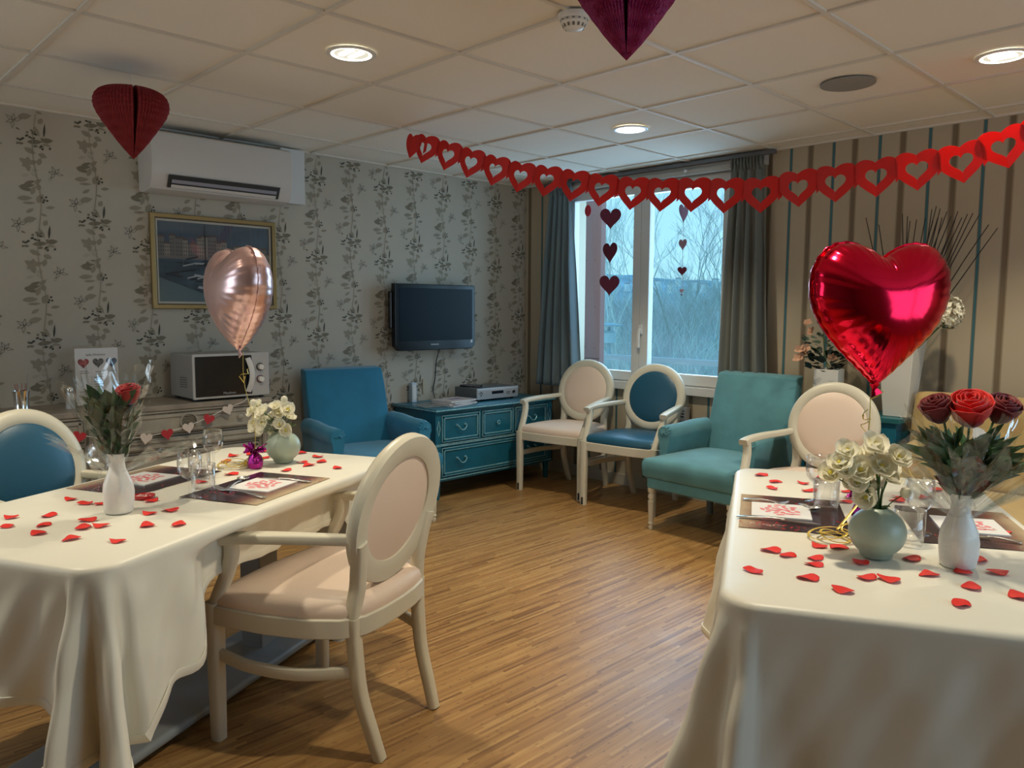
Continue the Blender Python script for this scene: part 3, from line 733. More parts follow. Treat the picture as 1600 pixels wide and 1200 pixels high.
# ------------------------------------------------------------------ grey washed sideboard
sb = thing('sideboard', 'long grey washed wooden sideboard under the framed harbour picture', 'sideboard')
SX = .42; SY0, SY1, ST = -4.55, -2.53, .81
MB().box(.01, SX - .02, SY0 + .01, SY1 - .015, .10, ST - .03).build('body', M_gwood, sb, bevel=.003)
MB().box(.0, SX + .012, SY0, SY1, ST - .028, ST).build('top', M_gtop, sb, bevel=.004)
MB().box(.005, SX + .004, SY0 + .004, SY1 - .004, ST - .042, ST - .028).build('cornice', M_gwood, sb, bevel=.003)
def panel(y0, y1, z0, z1, name, deco=None, knobs=()):
    g = MB(); g.box(SX - .03, SX - .006, y0, y1, z0, z1); o = g.build(name, M_gwood, sb, bevel=.003)
    f2 = MB(); w = .016
    for (a, b_, c, d) in [(y0 + .008, y1 - .008, z0 + .008, z0 + .008 + w), (y0 + .008, y1 - .008, z1 - .008 - w, z1 - .008), (y0 + .008, y0 + .008 + w, z0 + .008, z1 - .008), (y1 - .008 - w, y1 - .008, z0 + .008, z1 - .008)]: f2.box(SX - .008, SX, a, b_, c, d)
    f2.build('moulding', M_gwood, o, bevel=.003)
    gp = MB()
    for (a, b_, c, d) in [(y0 - .005, y1 + .005, z0 - .005, z0), (y0 - .005, y1 + .005, z1, z1 + .005), (y0 - .005, y0, z0, z1), (y1, y1 + .005, z0, z1)]: gp.box(SX - .03, SX - .0165, a, b_, c, d)
    gp.build('gap', M_dark, o)
    for y, z in knobs:
        MB().lathe([(0, 0), (.006, 0), (.006, .010), (.014, .016), (.015, .022), (.006, .028), (0, .028)], 18, M=Matrix.Translation((SX - .006, y, z)) @ Matrix.Rotation(PI / 2, 4, 'Y')).build('knob', M_gwood, o)
    return o
dr1 = panel(-3.43, -2.60, .655, .765, 'drawer', knobs=[(-2.725, .712), (-3.30, .712)])
md_ = MB(); My = Matrix(((0, 0, 1, SX - .004), (1, 0, 0, -3.012), (0, 1, 0, .712), (0, 0, 0, 1)))
cir = [(.047 * math.cos(a * PI / 20), .047 * math.sin(a * PI / 20)) for a in range(40)]; cii = [(x * .87, y * .87) for x, y in cir]
md_.ringprism(cir, cii, 0, .010, 0, My)
for k in range(-3, 4):
    h = math.sqrt(max(0, .041 ** 2 - (k * .0125) ** 2))
    for rot in (.6, -.75):
        md_.box(-h, h, k * .0125 - .0011, k * .0125 + .0011, .002, .005, 1, My @ Matrix.Rotation(rot, 4, 'Z'))
md_.build('lattice_medallion', [M_gwood, M_lm], dr1, smooth=False, fix=True)
panel(-3.43, -2.60, .575, .635, 'rail_panel'); panel(-3.42, -3.03, .13, .555, 'door', knobs=[(-3.07, .35)]); panel(-3.0, -2.61, .13, .555, 'door', knobs=[(-2.96, .35)])
panel(-4.45, -3.53, .655, .765, 'drawer', knobs=[(-3.62, .71)]); panel(-4.45, -4.00, .13, .62, 'door'); panel(-3.97, -3.53, .13, .62, 'door', knobs=[(-3.93, .35)])
for y in (-3.482, -2.562):
    pil = MB(); pil.box(SX - .02, SX + .006, y - .026, y + .026, .10, ST - .042)
    for k in (-1, 0, 1): pil.box(SX, SX + .010, y + k * .014 - .004, y + k * .014 + .004, .16, ST - .09)
    pil.build('pilaster', M_gwood, sb, bevel=.002)
MB().box(.02, SX - .01, SY0 + .01, SY1 - .015, 0, .10).build('plinth', M_gwood, sb, bevel=.003)

# teal console with planters and the yellow sofa, right of the window
ct = thing('console_table', 'low teal table behind the right table, holding two white planters', 'table')
MB().box(2.55, 3.14, -.34, -.03, .725, .755).build('tabletop', mat('teal console top', (.02, .13, .15), .4), ct, bevel=.004)
MB().box(2.57, 3.12, -.325, -.045, .60, .725).build('apron', M_teal, ct, bevel=.003)
for x in (2.59, 3.10):
    for y in (-.305, -.065): MB().rbar([(x, y, 0), (x, y, .61)], [(.03, .03), (.045, .045)], up=(0, 1, 0)).build('leg', M_teal, ct)
MB().box(2.575, 3.115, -.09, -.05, .12, .60).build('back_panel', M_teal, ct, bevel=.003)
M_yel = mat('mustard yellow fabric', (.44, .31, .12), .8, sheen=.3, var=.1, vscale=6)
sf = thing('sofa', 'mustard yellow upholstered sofa at the right edge, against the striped wall', 'sofa')
MB().grid(lambda u, v: (3.16 + 1.55 * u, -.20 + .05 * (1 - v) * 0 - .10 * (1 - v) + .02 * math.sin(PI * u), .42 + .485 * v), 12, 10).build('backrest', M_yel, sf, solid=.12, subd=1)
MB().box(3.30, 4.58, -.92, -.28, .30, .44).build('seat', M_yel, sf, bevel=.03, segs=4)
MB().box(3.20, 4.66, -.88, -.28, .12, .31).build('base', M_yel, sf, bevel=.015)
for x in (3.235, 4.635):
    MB().rbar(smooth_path([(x, -.26, .60), (x, -.45, .585), (x, -.70, .56), (x, -.84, .53), (x, -.90, .44), (x, -.90, .2)], 5), (.11, .09), up=(1, 0, 0)).box(x - .05, x + .05, -.88, -.30, .15, .56).build('armrest', M_yel, sf, bevel=.012, segs=3)
for x in (3.25, 4.60):
    for y in (-.83, -.32): turned_leg(x, y, .13, M_cream, sf)
# ------------------------------------------------------------------ tables under white cloths
TZ = .733
def ss(a, b, x): t = min(1, max(0, (x - a) / (b - a))); return t * t * (3 - 2 * t)
def table(cx, cy, ux, uy, L, W, label_t, label_c, drop, extra, seed, grp):
    rz = math.atan2(uy, ux)
    t = thing('dining_table', label_t, 'table', (cx, cy, 0), rz)
    M_tb = mat('grey blue table base', (.27, .30, .32), .35)
    MB().box(-L / 2 + .05, L / 2 - .05, -W / 2 + .05, W / 2 - .05, TZ - .037, TZ - .006).build('tabletop', mat('table board', (.5, .48, .42), .5), t, bevel=.006)
    for x in (-L / 2 + .36, L / 2 - .36): MB().box(x - .055, x + .055, -.045, .045, .05, TZ - .04).build('column', M_tb, t, bevel=.006)
    MB().box(-L / 2 + .10, L / 2 - .10, -.15, .15, .028, .062).build('base_plate', M_tb, t, bevel=.016, segs=3)
    for x in (-L / 2 + .12, L / 2 - .12):
        for y in (-.20, .20):
            MB().rbar([(x, y * .4, .045), (x, y, .036)], [(.10, .03), (.075, .026)]).lathe([(0, 0), (.022, 0), (.022, .022), (0, .022)], 16, M=Matrix.Translation((x, y * .96, 0))).build('foot', M_tb, t, bevel=.004)
    # cloth
    r = .085; P = []
    def arc(ax, ay, a0): 
        for k in range(28): a = a0 + PI / 2 * k / 28; P.append((ax + r * math.cos(a), ay + r * math.sin(a), math.cos(a), math.sin(a)))
    hx, hy = L / 2 - r, W / 2 - r
    nl, nw = 90, 50
    arc(hx, hy, 0)
    for k in range(nl): P.append((hx - 2 * hx * k / nl, W / 2, 0, 1))
    arc(-hx, hy, PI / 2)
    for k in range(nw): P.append((-L / 2, hy - 2 * hy * k / nw, -1, 0))
    arc(-hx, -hy, PI)
    for k in range(nl): P.append((-hx + 2 * hx * k / nl, -W / 2, 0, -1))
    arc(hx, -hy, 3 * PI / 2)
    for k in range(nw): P.append((L / 2, -hy + 2 * hy * k / nw, 1, 0))
    n = len(P); c = MB(); R = random.Random(seed); ph = [R.uniform(0, 6.28) for _ in range(8)]
    # arclength
    S = [0]
    for i in range(1, n): S.append(S[-1] + math.hypot(P[i][0] - P[i - 1][0], P[i][1] - P[i - 1][1]))
    edge = [(.022, .0), (.012, -.002), (.005, -.006), (.001, -.014), (.0, -.024)]
    rows = []
    for inset in (.30, .12):
        row = []
        for (x, y, nx, ny) in P:
            row.append(len(c.v)); f = 1 - inset / .4
            c.v.append((x * f, y * f, TZ + .0009 * math.sin(x * 17 + ph[0]) * math.sin(y * 13)))
        rows.append(row)
    for k, dz in edge:
        row = []
        for (x, y, nx, ny) in P: row.append(len(c.v)); c.v.append((x - nx * k, y - ny * k, TZ + dz))
        rows.append(row)
    ND = 26
    for j in range(1, ND + 1):
        row = []; v = j / ND
        for i, (x, y, nx, ny) in enumerate(P):
            D = drop(x, y, nx, ny); dep = v * D
            cr = math.exp(-((abs(x) - L / 2) ** 2 + (abs(y) - W / 2) ** 2) / .05 ** 2 * .12)
            s = S[i]
            o = dep * (.05 + .03 * math.sin(s * 7 + ph[1])) + dep * .05 * (math.sin(s * 19 + ph[2]) + .6 * math.sin(s * 31 + ph[3])) * (1 - .3 * cr)
            o += .004 * math.sin(s * 60 + dep * 30 + ph[4]) * ss(0, .1, dep) + .005 * noise.noise(Vector((s * 9, dep * 9, seed))) * ss(0, .05, dep)
            a, q = extra(x, y, nx, ny, dep, s); o += a
            tx, ty = -ny, nx
            row.append(len(c.v)); c.v.append((x + nx * o + tx * q, y + ny * o + ty * q, TZ - .024 - dep))
        rows.append(row)
    c.f.append(rows[0]); c.m.append(0)
    for a, b in zip(rows, rows[1:]):
        for i in range(n): j = (i + 1) % n; c.f.append([a[i], b[i], b[j], a[j]]); c.m.append(0)
    hem = []
    o = c.build('tablecloth', M_cloth, None, angle=180, loc=(cx, cy, 0), rot=(0, 0, rz))
    md = o.modifiers.new('s', 'SOLIDIFY'); md.thickness = .0015; md.offset = -1
    tag(o, label_c, 'tablecloth', None)
    h = MB(); prev = [Vector(c.v[i]) for i in rows[-1]]; hs = [p + Vector((0, 0, .012)) for p in prev]
    h.rbar(hs[::1], (.0035, .024), up=(0, 0, 1), closed=True)
    ho = h.build('hem', M_cloth, o)
    return rz
LT = (2.086, -3.687); RT = (3.828, -2.462)
def corner_d(x, y, sx, sy, L, W, w): return math.exp(-((x - sx * L / 2) ** 2 + (y - sy * W / 2) ** 2) / w ** 2)
def dropL(x, y, nx, ny):
    D = .345 + .02 * math.sin(x * 9 + y * 7)
    D += .13 * corner_d(x, y, -1, -1, 1.45, .8, .13) + .05 * corner_d(x, y, 1, -1, 1.45, .8, .2) + .1 * corner_d(x, y, -1, 1, 1.45, .8, .2) + .1 * corner_d(x, y, 1, 1, 1.45, .8, .2)
    if ny < -.2:                                      # lifted by the armchair pushed in on this side
        k = ss(-.47, -.22, x) * (1 - ss(.46, .60, x)); D = D * (1 - k) + .165 * k
    if ny > .2:
        k = ss(-.40, -.25, x) * (1 - ss(.25, .45, x)); D = D * (1 - k) + .17 * k
    return D
def extraL(x, y, nx, ny, d, s):
    o = 0; q = 0
    if ny < -.2: k = ss(-.47, -.25, x) * (1 - ss(.46, .60, x)); o -= k * (.10 * ss(.005, .06, d) + .03 * d)
    if ny > .2: k = ss(-.40, -.25, x) * (1 - ss(.25, .45, x)); o -= k * .10 * ss(.005, .06, d)
    c = corner_d(x, y, -1, -1, 1.45, .8, .16)
    a = math.atan2(ny, nx)
    o += c * d * (.06 + .20 * math.sin((a + PI) * 7.5 + .6))
    return o, q
def dropR(x, y, nx, ny):
    D = .48 + .01 * math.sin(x * 8 + y * 5)
    if nx < -.2: D = .60
    D += .10 * corner_d(x, y, -1, 1, 1.45, .8, .15) + .04 * corner_d(x, y, 1, 1, 1.45, .8, .12)
    return min(D, .70)
def extraR(x, y, nx, ny, d, s):
    c = corner_d(x, y, -1, 1, 1.45, .8, .16); a = math.atan2(ny, nx)
    o = c * d * (.10 + .13 * math.sin((a - PI / 2) * 8 + 3.6))
    if ny > .2: o += .02 * d
    return o, 0
rzL = table(*LT, -.447, .894, 1.45, .80, 'grey pedestal table under the left white tablecloth, only its base showing', 'white satin tablecloth hanging in folds on the left table under the single rose', dropL, extraL, 3, None)
rzR = table(*RT, -.475, .880, 1.45, .80, 'pedestal table hidden under the right white tablecloth', 'white satin tablecloth on the right table, with the red balloon behind', dropR, extraR, 5, None)
def loc_(T, rz, x, y): c, s = math.cos(rz), math.sin(rz); return (T[0] + x * c - y * s, T[1] + x * s + y * c)
Z0 = TZ + .0015
# ------------------------------------------------------------------ placemats and napkins
def mat_print():
    m = bpy.data.materials.new('printed placemat'); m.use_nodes = True; nt = m.node_tree; b = nt.nodes['Principled BSDF']; L = nt.links.new
    b.inputs['Roughness'].default_value = .22; b.inputs['Specular IOR Level'].default_value = .6
    tc = nd(nt, 'TexCoord'); sp = nd(nt, 'SeparateXYZ'); L(tc.outputs['Object'], sp.inputs[0])
    r = nd(nt, 'MapRange'); r.inputs['From Min'].default_value = -.145; r.inputs['From Max'].default_value = .145; L(sp.outputs['Y'], r.inputs['Value'])
    n0 = nd(nt, 'TexNoise'); n0.inputs['Scale'].default_value = 6; L(tc.outputs['Object'], n0.inputs['Vector'])
    ad = nd(nt, 'Math', operation='MULTIPLY_ADD'); ad.inputs[1].default_value = .25; L(n0.outputs['Fac'], ad.inputs[0]); L(r.outputs[0], ad.inputs[2])
    rp = nd(nt, 'ValToRGB'); L(ad.outputs[0], rp.inputs[0]); e = rp.color_ramp.elements
    e[0].position = .16; e[0].color = (.50, .38, .24, 1); e[1].position = .36; e[1].color = (.16, .06, .055, 1)
    k = e.new(.52); k.color = (.035, .016, .022, 1); k = e.new(1.0); k.color = (.03, .014, .02, 1)
    v = nd(nt, 'TexVoronoi'); v.inputs['Scale'].default_value = 75; L(tc.outputs['Object'], v.inputs['Vector'])
    c = nd(nt, 'MapRange'); c.inputs['From Min'].default_value = .28; c.inputs['From Max'].default_value = .34; c.inputs['To Min'].default_value = 1; c.inputs['To Max'].default_value = 0; L(v.outputs['Distance'], c.inputs['Value'])
    n2 = nd(nt, 'TexNoise'); n2.inputs['Scale'].default_value = 9; L(tc.outputs['Object'], n2.inputs['Vector'])
    c2 = nd(nt, 'MapRange'); c2.inputs['From Min'].default_value = .52; c2.inputs['From Max'].default_value = .6; L(n2.outputs['Fac'], c2.inputs['Value'])
    mu = nd(nt, 'Math', operation='MULTIPLY'); L(c.outputs[0], mu.inputs[0]); L(c2.outputs[0], mu.inputs[1])
    mx = nd(nt, 'MixRGB'); mx.inputs[2].default_value = (.42, .02, .03, 1); L(mu.outputs[0], mx.inputs[0]); L(rp.outputs[0], mx.inputs[1])
    L(mx.outputs[0], b.inputs['Base Color']); return m
M_pm = mat_print(); M_pr = mat('pink petal print', (.68, .20, .22), .7); M_red = mat('red print', (.60, .02, .02), .5)
def placemat(T, rz, x, y, label, flip=0):
    X, Y = loc_(T, rz, x, y)
    o = MB().box(-.20, .20, -.145, .145, 0, .0012).build('placemat', M_pm, smooth=False, loc=(X, Y, Z0), rot=(0, 0, rz + flip)); tag(o, label, 'placemat')
    return o
def napkin(T, rz, x, y, label, a=0):
    X, Y = loc_(T, rz, x, y)
    nk = MB(); nk.box(-.082, .082, -.082, .082, 0, .004); R = random.Random(5)
    for k in range(22):
        q = k * 2.4; rr = .055 * math.sqrt((k + .5) / 22); px, py = rr * math.cos(q) * 1.1, rr * math.sin(q)
        d = R.uniform(0, 6.28); l = R.uniform(.010, .015); w = R.uniform(.006, .009)
        nk.add([(px + l * math.cos(t) * math.cos(d) - w * math.sin(t) * math.sin(d), py + l * math.cos(t) * math.sin(d) + w * math.sin(t) * math.cos(d), .0043) for t in [i * PI / 4 for i in range(8)]], [list(range(8))], 1)
    o = nk.build('paper_napkin', [M_paper, M_pr], smooth=False, loc=(X, Y, Z0 + .0014), rot=(0, 0, rz + a)); tag(o, label, 'napkin')
placemat(LT, rzL, .095, -.215, 'dark printed placemat on the left table, in front of the armchair seen from behind')
placemat(LT, rzL, .06, .215, 'dark printed placemat on the far side of the left table, partly behind the white vase', PI)
placemat(RT, rzR, .05, .225, 'dark printed placemat at the left edge of the right table', PI)
placemat(RT, rzR, .05, -.225, 'dark printed placemat on the right table, behind the white vase of roses')
napkin(LT, rzL, .115, -.215, 'white petal-print napkin on the near placemat of the left table, between fork and knife')
napkin(LT, rzL, .055, .225, 'white petal-print napkin seen through cellophane beside the vase of the single rose')
napkin(RT, rzR, .055, .255, 'white paper napkin with pink petal print on the right table, between two knives')
napkin(RT, rzR, .055, -.235, 'white paper napkin with pink petal print behind the white vase of three roses')
# ------------------------------------------------------------------ glasses
def wineglass(x, y, label):
    t = thing('wine_glass', label, 'glass', (x, y, Z0))
    MB().lathe([(.0, .0), (.033, .0), (.034, .002), (.018, .006), (.006, .012), (.004, .022), (.004, .052), (.007, .060)], 32).build('foot', M_glass, t, angle=180)
    pr = [(.0, .060), (.012, .062), (.024, .070), (.033, .084), (.0365, .102), (.036, .120), (.033, .146), (.0322, .146), (.0348, .120), (.0352, .102), (.032, .086), (.023, .073), (.0, .066)]
    MB().lathe(pr, 36).build('bowl', M_glass, t, angle=180)
    MB().tube([(.0326 * math.cos(a * PI / 18), .0326 * math.sin(a * PI / 18), .146) for a in range(36)], .0009, 6, closed=True).build('rim', M_glass, t)
    return t
def tumbler(x, y, label):
    t = thing('water_tumbler', label, 'glass', (x, y, Z0))
    MB().lathe([(0, .0), (.030, 0), (.033, .004), (.036, .03), (.0375, .092), (.0365, .092), (.0345, .03), (.031, .016), (0, .013)], 36).build('bowl', M_glass, t, angle=180)
    MB().tube([(.037 * math.cos(a * PI / 18), .037 * math.sin(a * PI / 18), .092) for a in range(36)], .0009, 6, closed=True).build('rim', M_glass, t)
    return t
wineglass(2.232, -3.729, 'stemmed glass on the left table at the corner of the near placemat'); tumbler(2.185, -3.668, 'short tumbler on the left table beside the nearest stemmed glass')
wineglass(1.854, -3.492, 'stemmed glass on the left table farthest back, before the grey sideboard'); tumbler(1.965, -3.59, 'short tumbler on the left table between the two stemmed glasses')
wineglass(1.923, -3.897, 'stemmed glass seen through cellophane just left of the white vase of the single rose')
wineglass(3.600, -2.345, 'stemmed glass on the right table, left of the white blossoms'); tumbler(3.660, -2.418, 'short tumbler on the right table, touching the left edge of the white blossoms')
tumbler(3.955, -2.600, 'short tumbler on the right table, just right of the pale green vase'); wineglass(3.935, -2.470, 'stemmed glass on the right table behind the tumbler, through the cellophane')
# ------------------------------------------------------------------ cutlery
M_st = mat('polished steel', (.74, .73, .71), .27, metal=1)
def cutlery(kind, a, b, label, lift=.004):
    a = Vector((*a[:2], Z0 + lift)); b = Vector((*b[:2], Z0 + lift)); d = b - a; Ln = d.length; rz = math.atan2(d.y, d.x)
    t = thing(kind, label, kind.replace('table_', ''), a, rz)
    h = MB(); h.rbar([(Ln * .42, 0, .006), (Ln * .6, 0, .007), (Ln * .85, 0, .003), (Ln * .97, 0, .002), (Ln, 0, .002)], [(.006, .004), (.007, .004), (.014, .005), (.018, .004), (.008, .003)])
    if kind == 'table_knife':
        h.build('handle', M_st, t, angle=60)
        MB().add([(0, 0, .0015), (Ln * .05, .008, .001), (Ln * .2, .010, .001), (Ln * .46, .008, .003), (Ln * .46, -.006, .003), (Ln * .1, -.007, .001),
                  (0, 0, .003), (Ln * .05, .008, .003), (Ln * .2, .010, .0025), (Ln * .46, .008, .006), (Ln * .46, -.006, .006), (Ln * .1, -.007, .0035)],
                 [[5, 4, 3, 2, 1, 0], [6, 7, 8, 9, 10, 11]] + [[i, (i + 1) % 6, 6 + (i + 1) % 6, 6 + i] for i in range(6)]).build('blade', M_st, t, fix=True)
    elif kind == 'table_spoon':
        h.rbar([(Ln * .26, 0, .004), (Ln * .42, 0, .006)], [(.008, .003), (.006, .004)]).build('handle', M_st, t, angle=60)
        g = MB(); g.grid(lambda u, v: (Ln * .14 + v * Ln * .145 * math.cos(2 * PI * u), v * .020 * math.sin(2 * PI * u) * (1 - .12 * math.cos(2 * PI * u)), .0012 + .009 * v * v), 28, 8, closed_u=True)
        g.build('bowl', M_st, t, solid=.0012, angle=180)
    else:
        h.rbar([(Ln * .30, 0, .004), (Ln * .42, 0, .006)], [(.012, .003), (.006, .004)]).build('handle', M_st, t, angle=60)
        g = MB(); g.rbar([(Ln * .18, 0, .001), (Ln * .24, 0, .002), (Ln * .32, 0, .005)], [(.024, .0028), (.022, .003), (.010, .003)])
        for k in (-1.5, -.5, .5, 1.5): g.rbar([(0, k * .0063, .009), (Ln * .08, k * .0063, .004), (Ln * .19, k * .0063, .001)], [(.002, .002), (.0034, .0025), (.0036, .0028)])
        g.build('tines', M_st, t)
    return t
cutlery('table_spoon', (2.105, -3.488, 0.737), (2.222, -3.613, 0.737), 'dessert spoon lying above the napkin on the near placemat of the left table')
cutlery('table_fork', (2.162, -3.625, 0.737), (2.405, -3.567, 0.737), 'fork lying nearest the viewer on the near placemat of the left table')
cutlery('table_knife', (2.119, -3.458, 0.737), (2.302, -3.350, 0.737), 'knife lying on the far side of the napkin, near placemat of the left table')
cutlery('table_knife', (3.726, -2.599, 0.737), (3.522, -2.690, 0.737), 'knife lying along the near edge of the napkin, left placemat of the right table')
cutlery('table_fork', (3.559, -2.448, 0.737), (3.431, -2.491, 0.737), 'fork lying along the far edge of the napkin, left placemat of the right table')
cutlery('table_spoon', (3.655, -2.466, 0.737), (3.583, -2.422, 0.737), 'small spoon with its bowl below the stemmed glass on the right table')
cutlery('table_knife', (4.031, -2.425, 0.737), (4.156, -2.390, 0.737), 'knife at the right edge of the photo, on the right placemat of the right table')
# ------------------------------------------------------------------ vases, blossoms
def round_vase(x, y, label):
    t = thing('round_vase', label, 'vase', (x, y, Z0)); m = mat('pale green glazed ceramic', (.36, .44, .36), .38, coat=.1)
    pr = [(0, 0), (.028, 0), (.036, .004)]
    for k in range(1, 16):
        a = -PI / 2 + .48 + (PI - .85) * k / 15; pr.append((.065 * math.cos(a), .0625 + .060 * math.sin(a)))
    r, z = pr[-1]; pr += [(r - .002, z + .003), (r - .005, z + .002), (r - .006, z - .008), (.05, .07), (.03, .02), (0, .02)]
    MB().lathe(pr, 48).build('body', m, t, angle=60)
    return t
def bottle_vase(x, y, label, rzv=0):
    t = thing('white_vase', label, 'vase', (x, y, Z0), rzv); m = mat('white glazed ceramic', (.80, .78, .74), .3, coat=.3, bump=.4, bscale=18)
    pr = [(0, 0), (.034, 0), (.038, .004), (.041, .03), (.042, .06), (.039, .085), (.030, .108), (.0225, .128), (.0205, .145), (.023, .162), (.0265, .172), (.0245, .173), (.019, .160), (.018, .14), (.02, .12), (0, .11)]
    MB().lathe(pr, 64, fn=lambda q, z: 1 + .035 * math.sin(5 * q + z * 26) * ss(0, .03, z) * (1 - ss(.10, .15, z))).build('body', m, t, angle=75)
    return t
round_vase(1.905, -3.241, 'round pale green vase of white blossoms on the left table'); round_vase(3.935, -2.760, 'round pale green vase of white blossoms on the right table')
bottle_vase(2.255, -3.945, 'white ceramic bottle vase with a single red rose, on the left table'); bottle_vase(4.093, -2.690, 'white ceramic bottle vase with three red roses, on the right table')
M_blos = thin_petal('cream white petals', (.90, .88, .76)); M_bloc = mat('yellow flower centre', (.70, .62, .10), .7)
M_stem = mat('green stem', (.06, .13, .035), .6); M_leaf = mat('dark green leaf', (.030, .085, .028), .45, var=.3, vscale=30); M_leaf2 = mat('light green leaf', (.10, .20, .05), .5)
def blossom_mesh(seed, r):
    R = random.Random(seed); b = MB()
    for layer, (n, tilt, rr) in enumerate([(5, .35, 1.0), (4, .95, .72)]):
        for k in range(n):
            a = 2 * PI * k / n + R.uniform(-.2, .2) + layer * .5
            Mx = Matrix.Rotation(a, 4, 'Z') @ Matrix.Rotation(-tilt - R.uniform(-.15, .2), 4, 'Y')
            L = r * rr * R.uniform(.9, 1.1); Wd = r * 1.15 * rr
            nu, nv = 6, 5; o = len(b.v)
            for j in range(nv + 1):
                v = j / nv
                for i in range(nu + 1):
                    u = i / nu * 2 - 1; w = Wd * math.sin(PI * min(.999, v * .72 + .20)) ** .6
                    p = Vector((L * v, u * w * .62, .30 * L * (v * v * .4) + .22 * L * u * u + .02 * L * math.sin(u * 5 + k)))
                    b.v.append(tuple(Mx @ p))
            for j in range(nv):
                for i in range(nu): q = o + j * (nu + 1) + i; b.f.append([q, q + 1, q + nu + 2, q + nu + 1]); b.m.append(0)
    b.lathe([(0, .004), (.004, .006), (.005, .012), (0, .015)], 8, mi=1)
    return b
BL = None
def blossoms(vx, vy, pts, buds, label, r, leaves, seed):
    global BL
    t = thing('white_blossom_bunch', label, 'flowers', (vx, vy, Z0 + .10)); base = Vector((vx, vy, Z0 + .10)); R = random.Random(seed)
    protos = [blossom_mesh(seed * 10 + i, r) for i in range(3)]; objs = []
    st = MB()
    for i, p in enumerate(pts):
        p = Vector(p) + AX_F * R.uniform(-.045, .045); rel = p - base
        out = (rel - Vector((0, 0, .05))).normalized(); d = (out * .7 - AX_F * R.uniform(.3, 1.0) + Vector((0, 0, .4))).normalized()
        q = d.to_track_quat('Z', 'Y').to_euler(); s = R.uniform(.85, 1.12)
        if i < 3: o = protos[i].build('flower', [M_blos, M_bloc], t, angle=180); objs.append(o)
        else: o = objs[i % 3].copy(); COL.objects.link(o); o.parent = t
        o.location = rel; o.rotation_euler = q; o.scale = (s, s, s)
        st.tube(smooth_path([(R.uniform(-.008, .008), R.uniform(-.008, .008), -.02), (rel.x * .25, rel.y * .25, rel.z * .45), rel - d * .004], 4), .0016, 5)
    st.build('stem', M_stem, t)
    for p in buds:
        rel = Vector(p) - base
        MB().lathe([(0, -.014), (.010, -.008), (.0135, .002), (.010, .012), (0, .016)], 12).build('bud', M_blos, t, loc=rel)
        MB().tube(smooth_path([(0, 0, -.02), (rel.x * .4, rel.y * .4, rel.z * .5), rel], 4), .0014, 5).build('bud_stem', M_stem, t)
    lf = MB()
    for (lx, ly, lz, a, L) in leaves:
        Mx = Matrix.Translation((lx, ly, lz)) @ Matrix.Rotation(a, 4, 'Z') @ Matrix.Rotation(-.5, 4, 'Y')
        lf.grid(lambda u, v: Mx @ Vector((L * v, (u - .5) * L * .6 * math.sin(PI * (v * .92 + .04)), .15 * L * math.sin(PI * v) + .1 * L * (u - .5) ** 2 * 4)), 4, 6)
    lf.build('leaf', M_leaf2, t, angle=180)
    return t
V1 = [(1.833, -3.315, 0.951), (1.822, -3.326, 0.928), (1.846, -3.301, 0.931), (1.843, -3.305, 0.911), (1.865, -3.282, 0.931), (1.886, -3.261, 0.919), (1.895, -3.252, 0.946), (1.925, -3.220, 0.936), (1.920, -3.226, 0.904), (1.863, -3.284, 0.884), (1.834, -3.314, 0.884), (1.823, -3.325, 0.866), (1.879, -3.267, 0.849), (1.919, -3.227, 0.862), (1.842, -3.306, 0.852), (1.892, -3.254, 0.889), (1.875, -3.272, 0.904), (1.855, -3.293, 0.914), (1.857, -3.290, 0.869), (1.904, -3.242, 0.921), (1.907, -3.239, 0.882), (1.848, -3.300, 0.896), (1.832, -3.316, 0.908)]
blossoms(1.905, -3.241, V1, [(1.910, -3.235, 0.976), (1.828, -3.320, 0.963)], 'bunch of small white blossoms in the green vase on the left table', .030, [(.0, -.01, .02, -.6, .05), (.01, .0, .03, .3, .045), (.0, .02, .02, 1.4, .04)], 2)
V2 = [(3.872, -2.825, 0.991), (3.857, -2.840, 0.963), (3.896, -2.800, 0.966), (3.914, -2.781, 1.005), (3.929, -2.766, 0.982), (3.947, -2.747, 0.979), (3.954, -2.741, 0.946), (3.917, -2.779, 0.930), (3.877, -2.819, 0.932), (3.912, -2.783, 0.879), (3.858, -2.839, 0.935), (3.892, -2.804, 0.946), (3.933, -2.762, 0.892), (3.922, -2.773, 0.955), (3.946, -2.749, 0.923), (3.866, -2.831, 0.949), (3.904, -2.792, 0.907), (3.887, -2.809, 0.919), (3.936, -2.759, 0.935), (3.907, -2.789, 0.977), (3.939, -2.755, 0.957), (3.895, -2.801, 0.926), (3.924, -2.771, 0.907), (3.881, -2.816, 0.954)]
blossoms(3.935, -2.760, V2, [(3.979, -2.714, 0.890)], 'bunch of white blossoms in the green vase on the right table', .033, [(0, 0, .01, .5, .03)], 3)
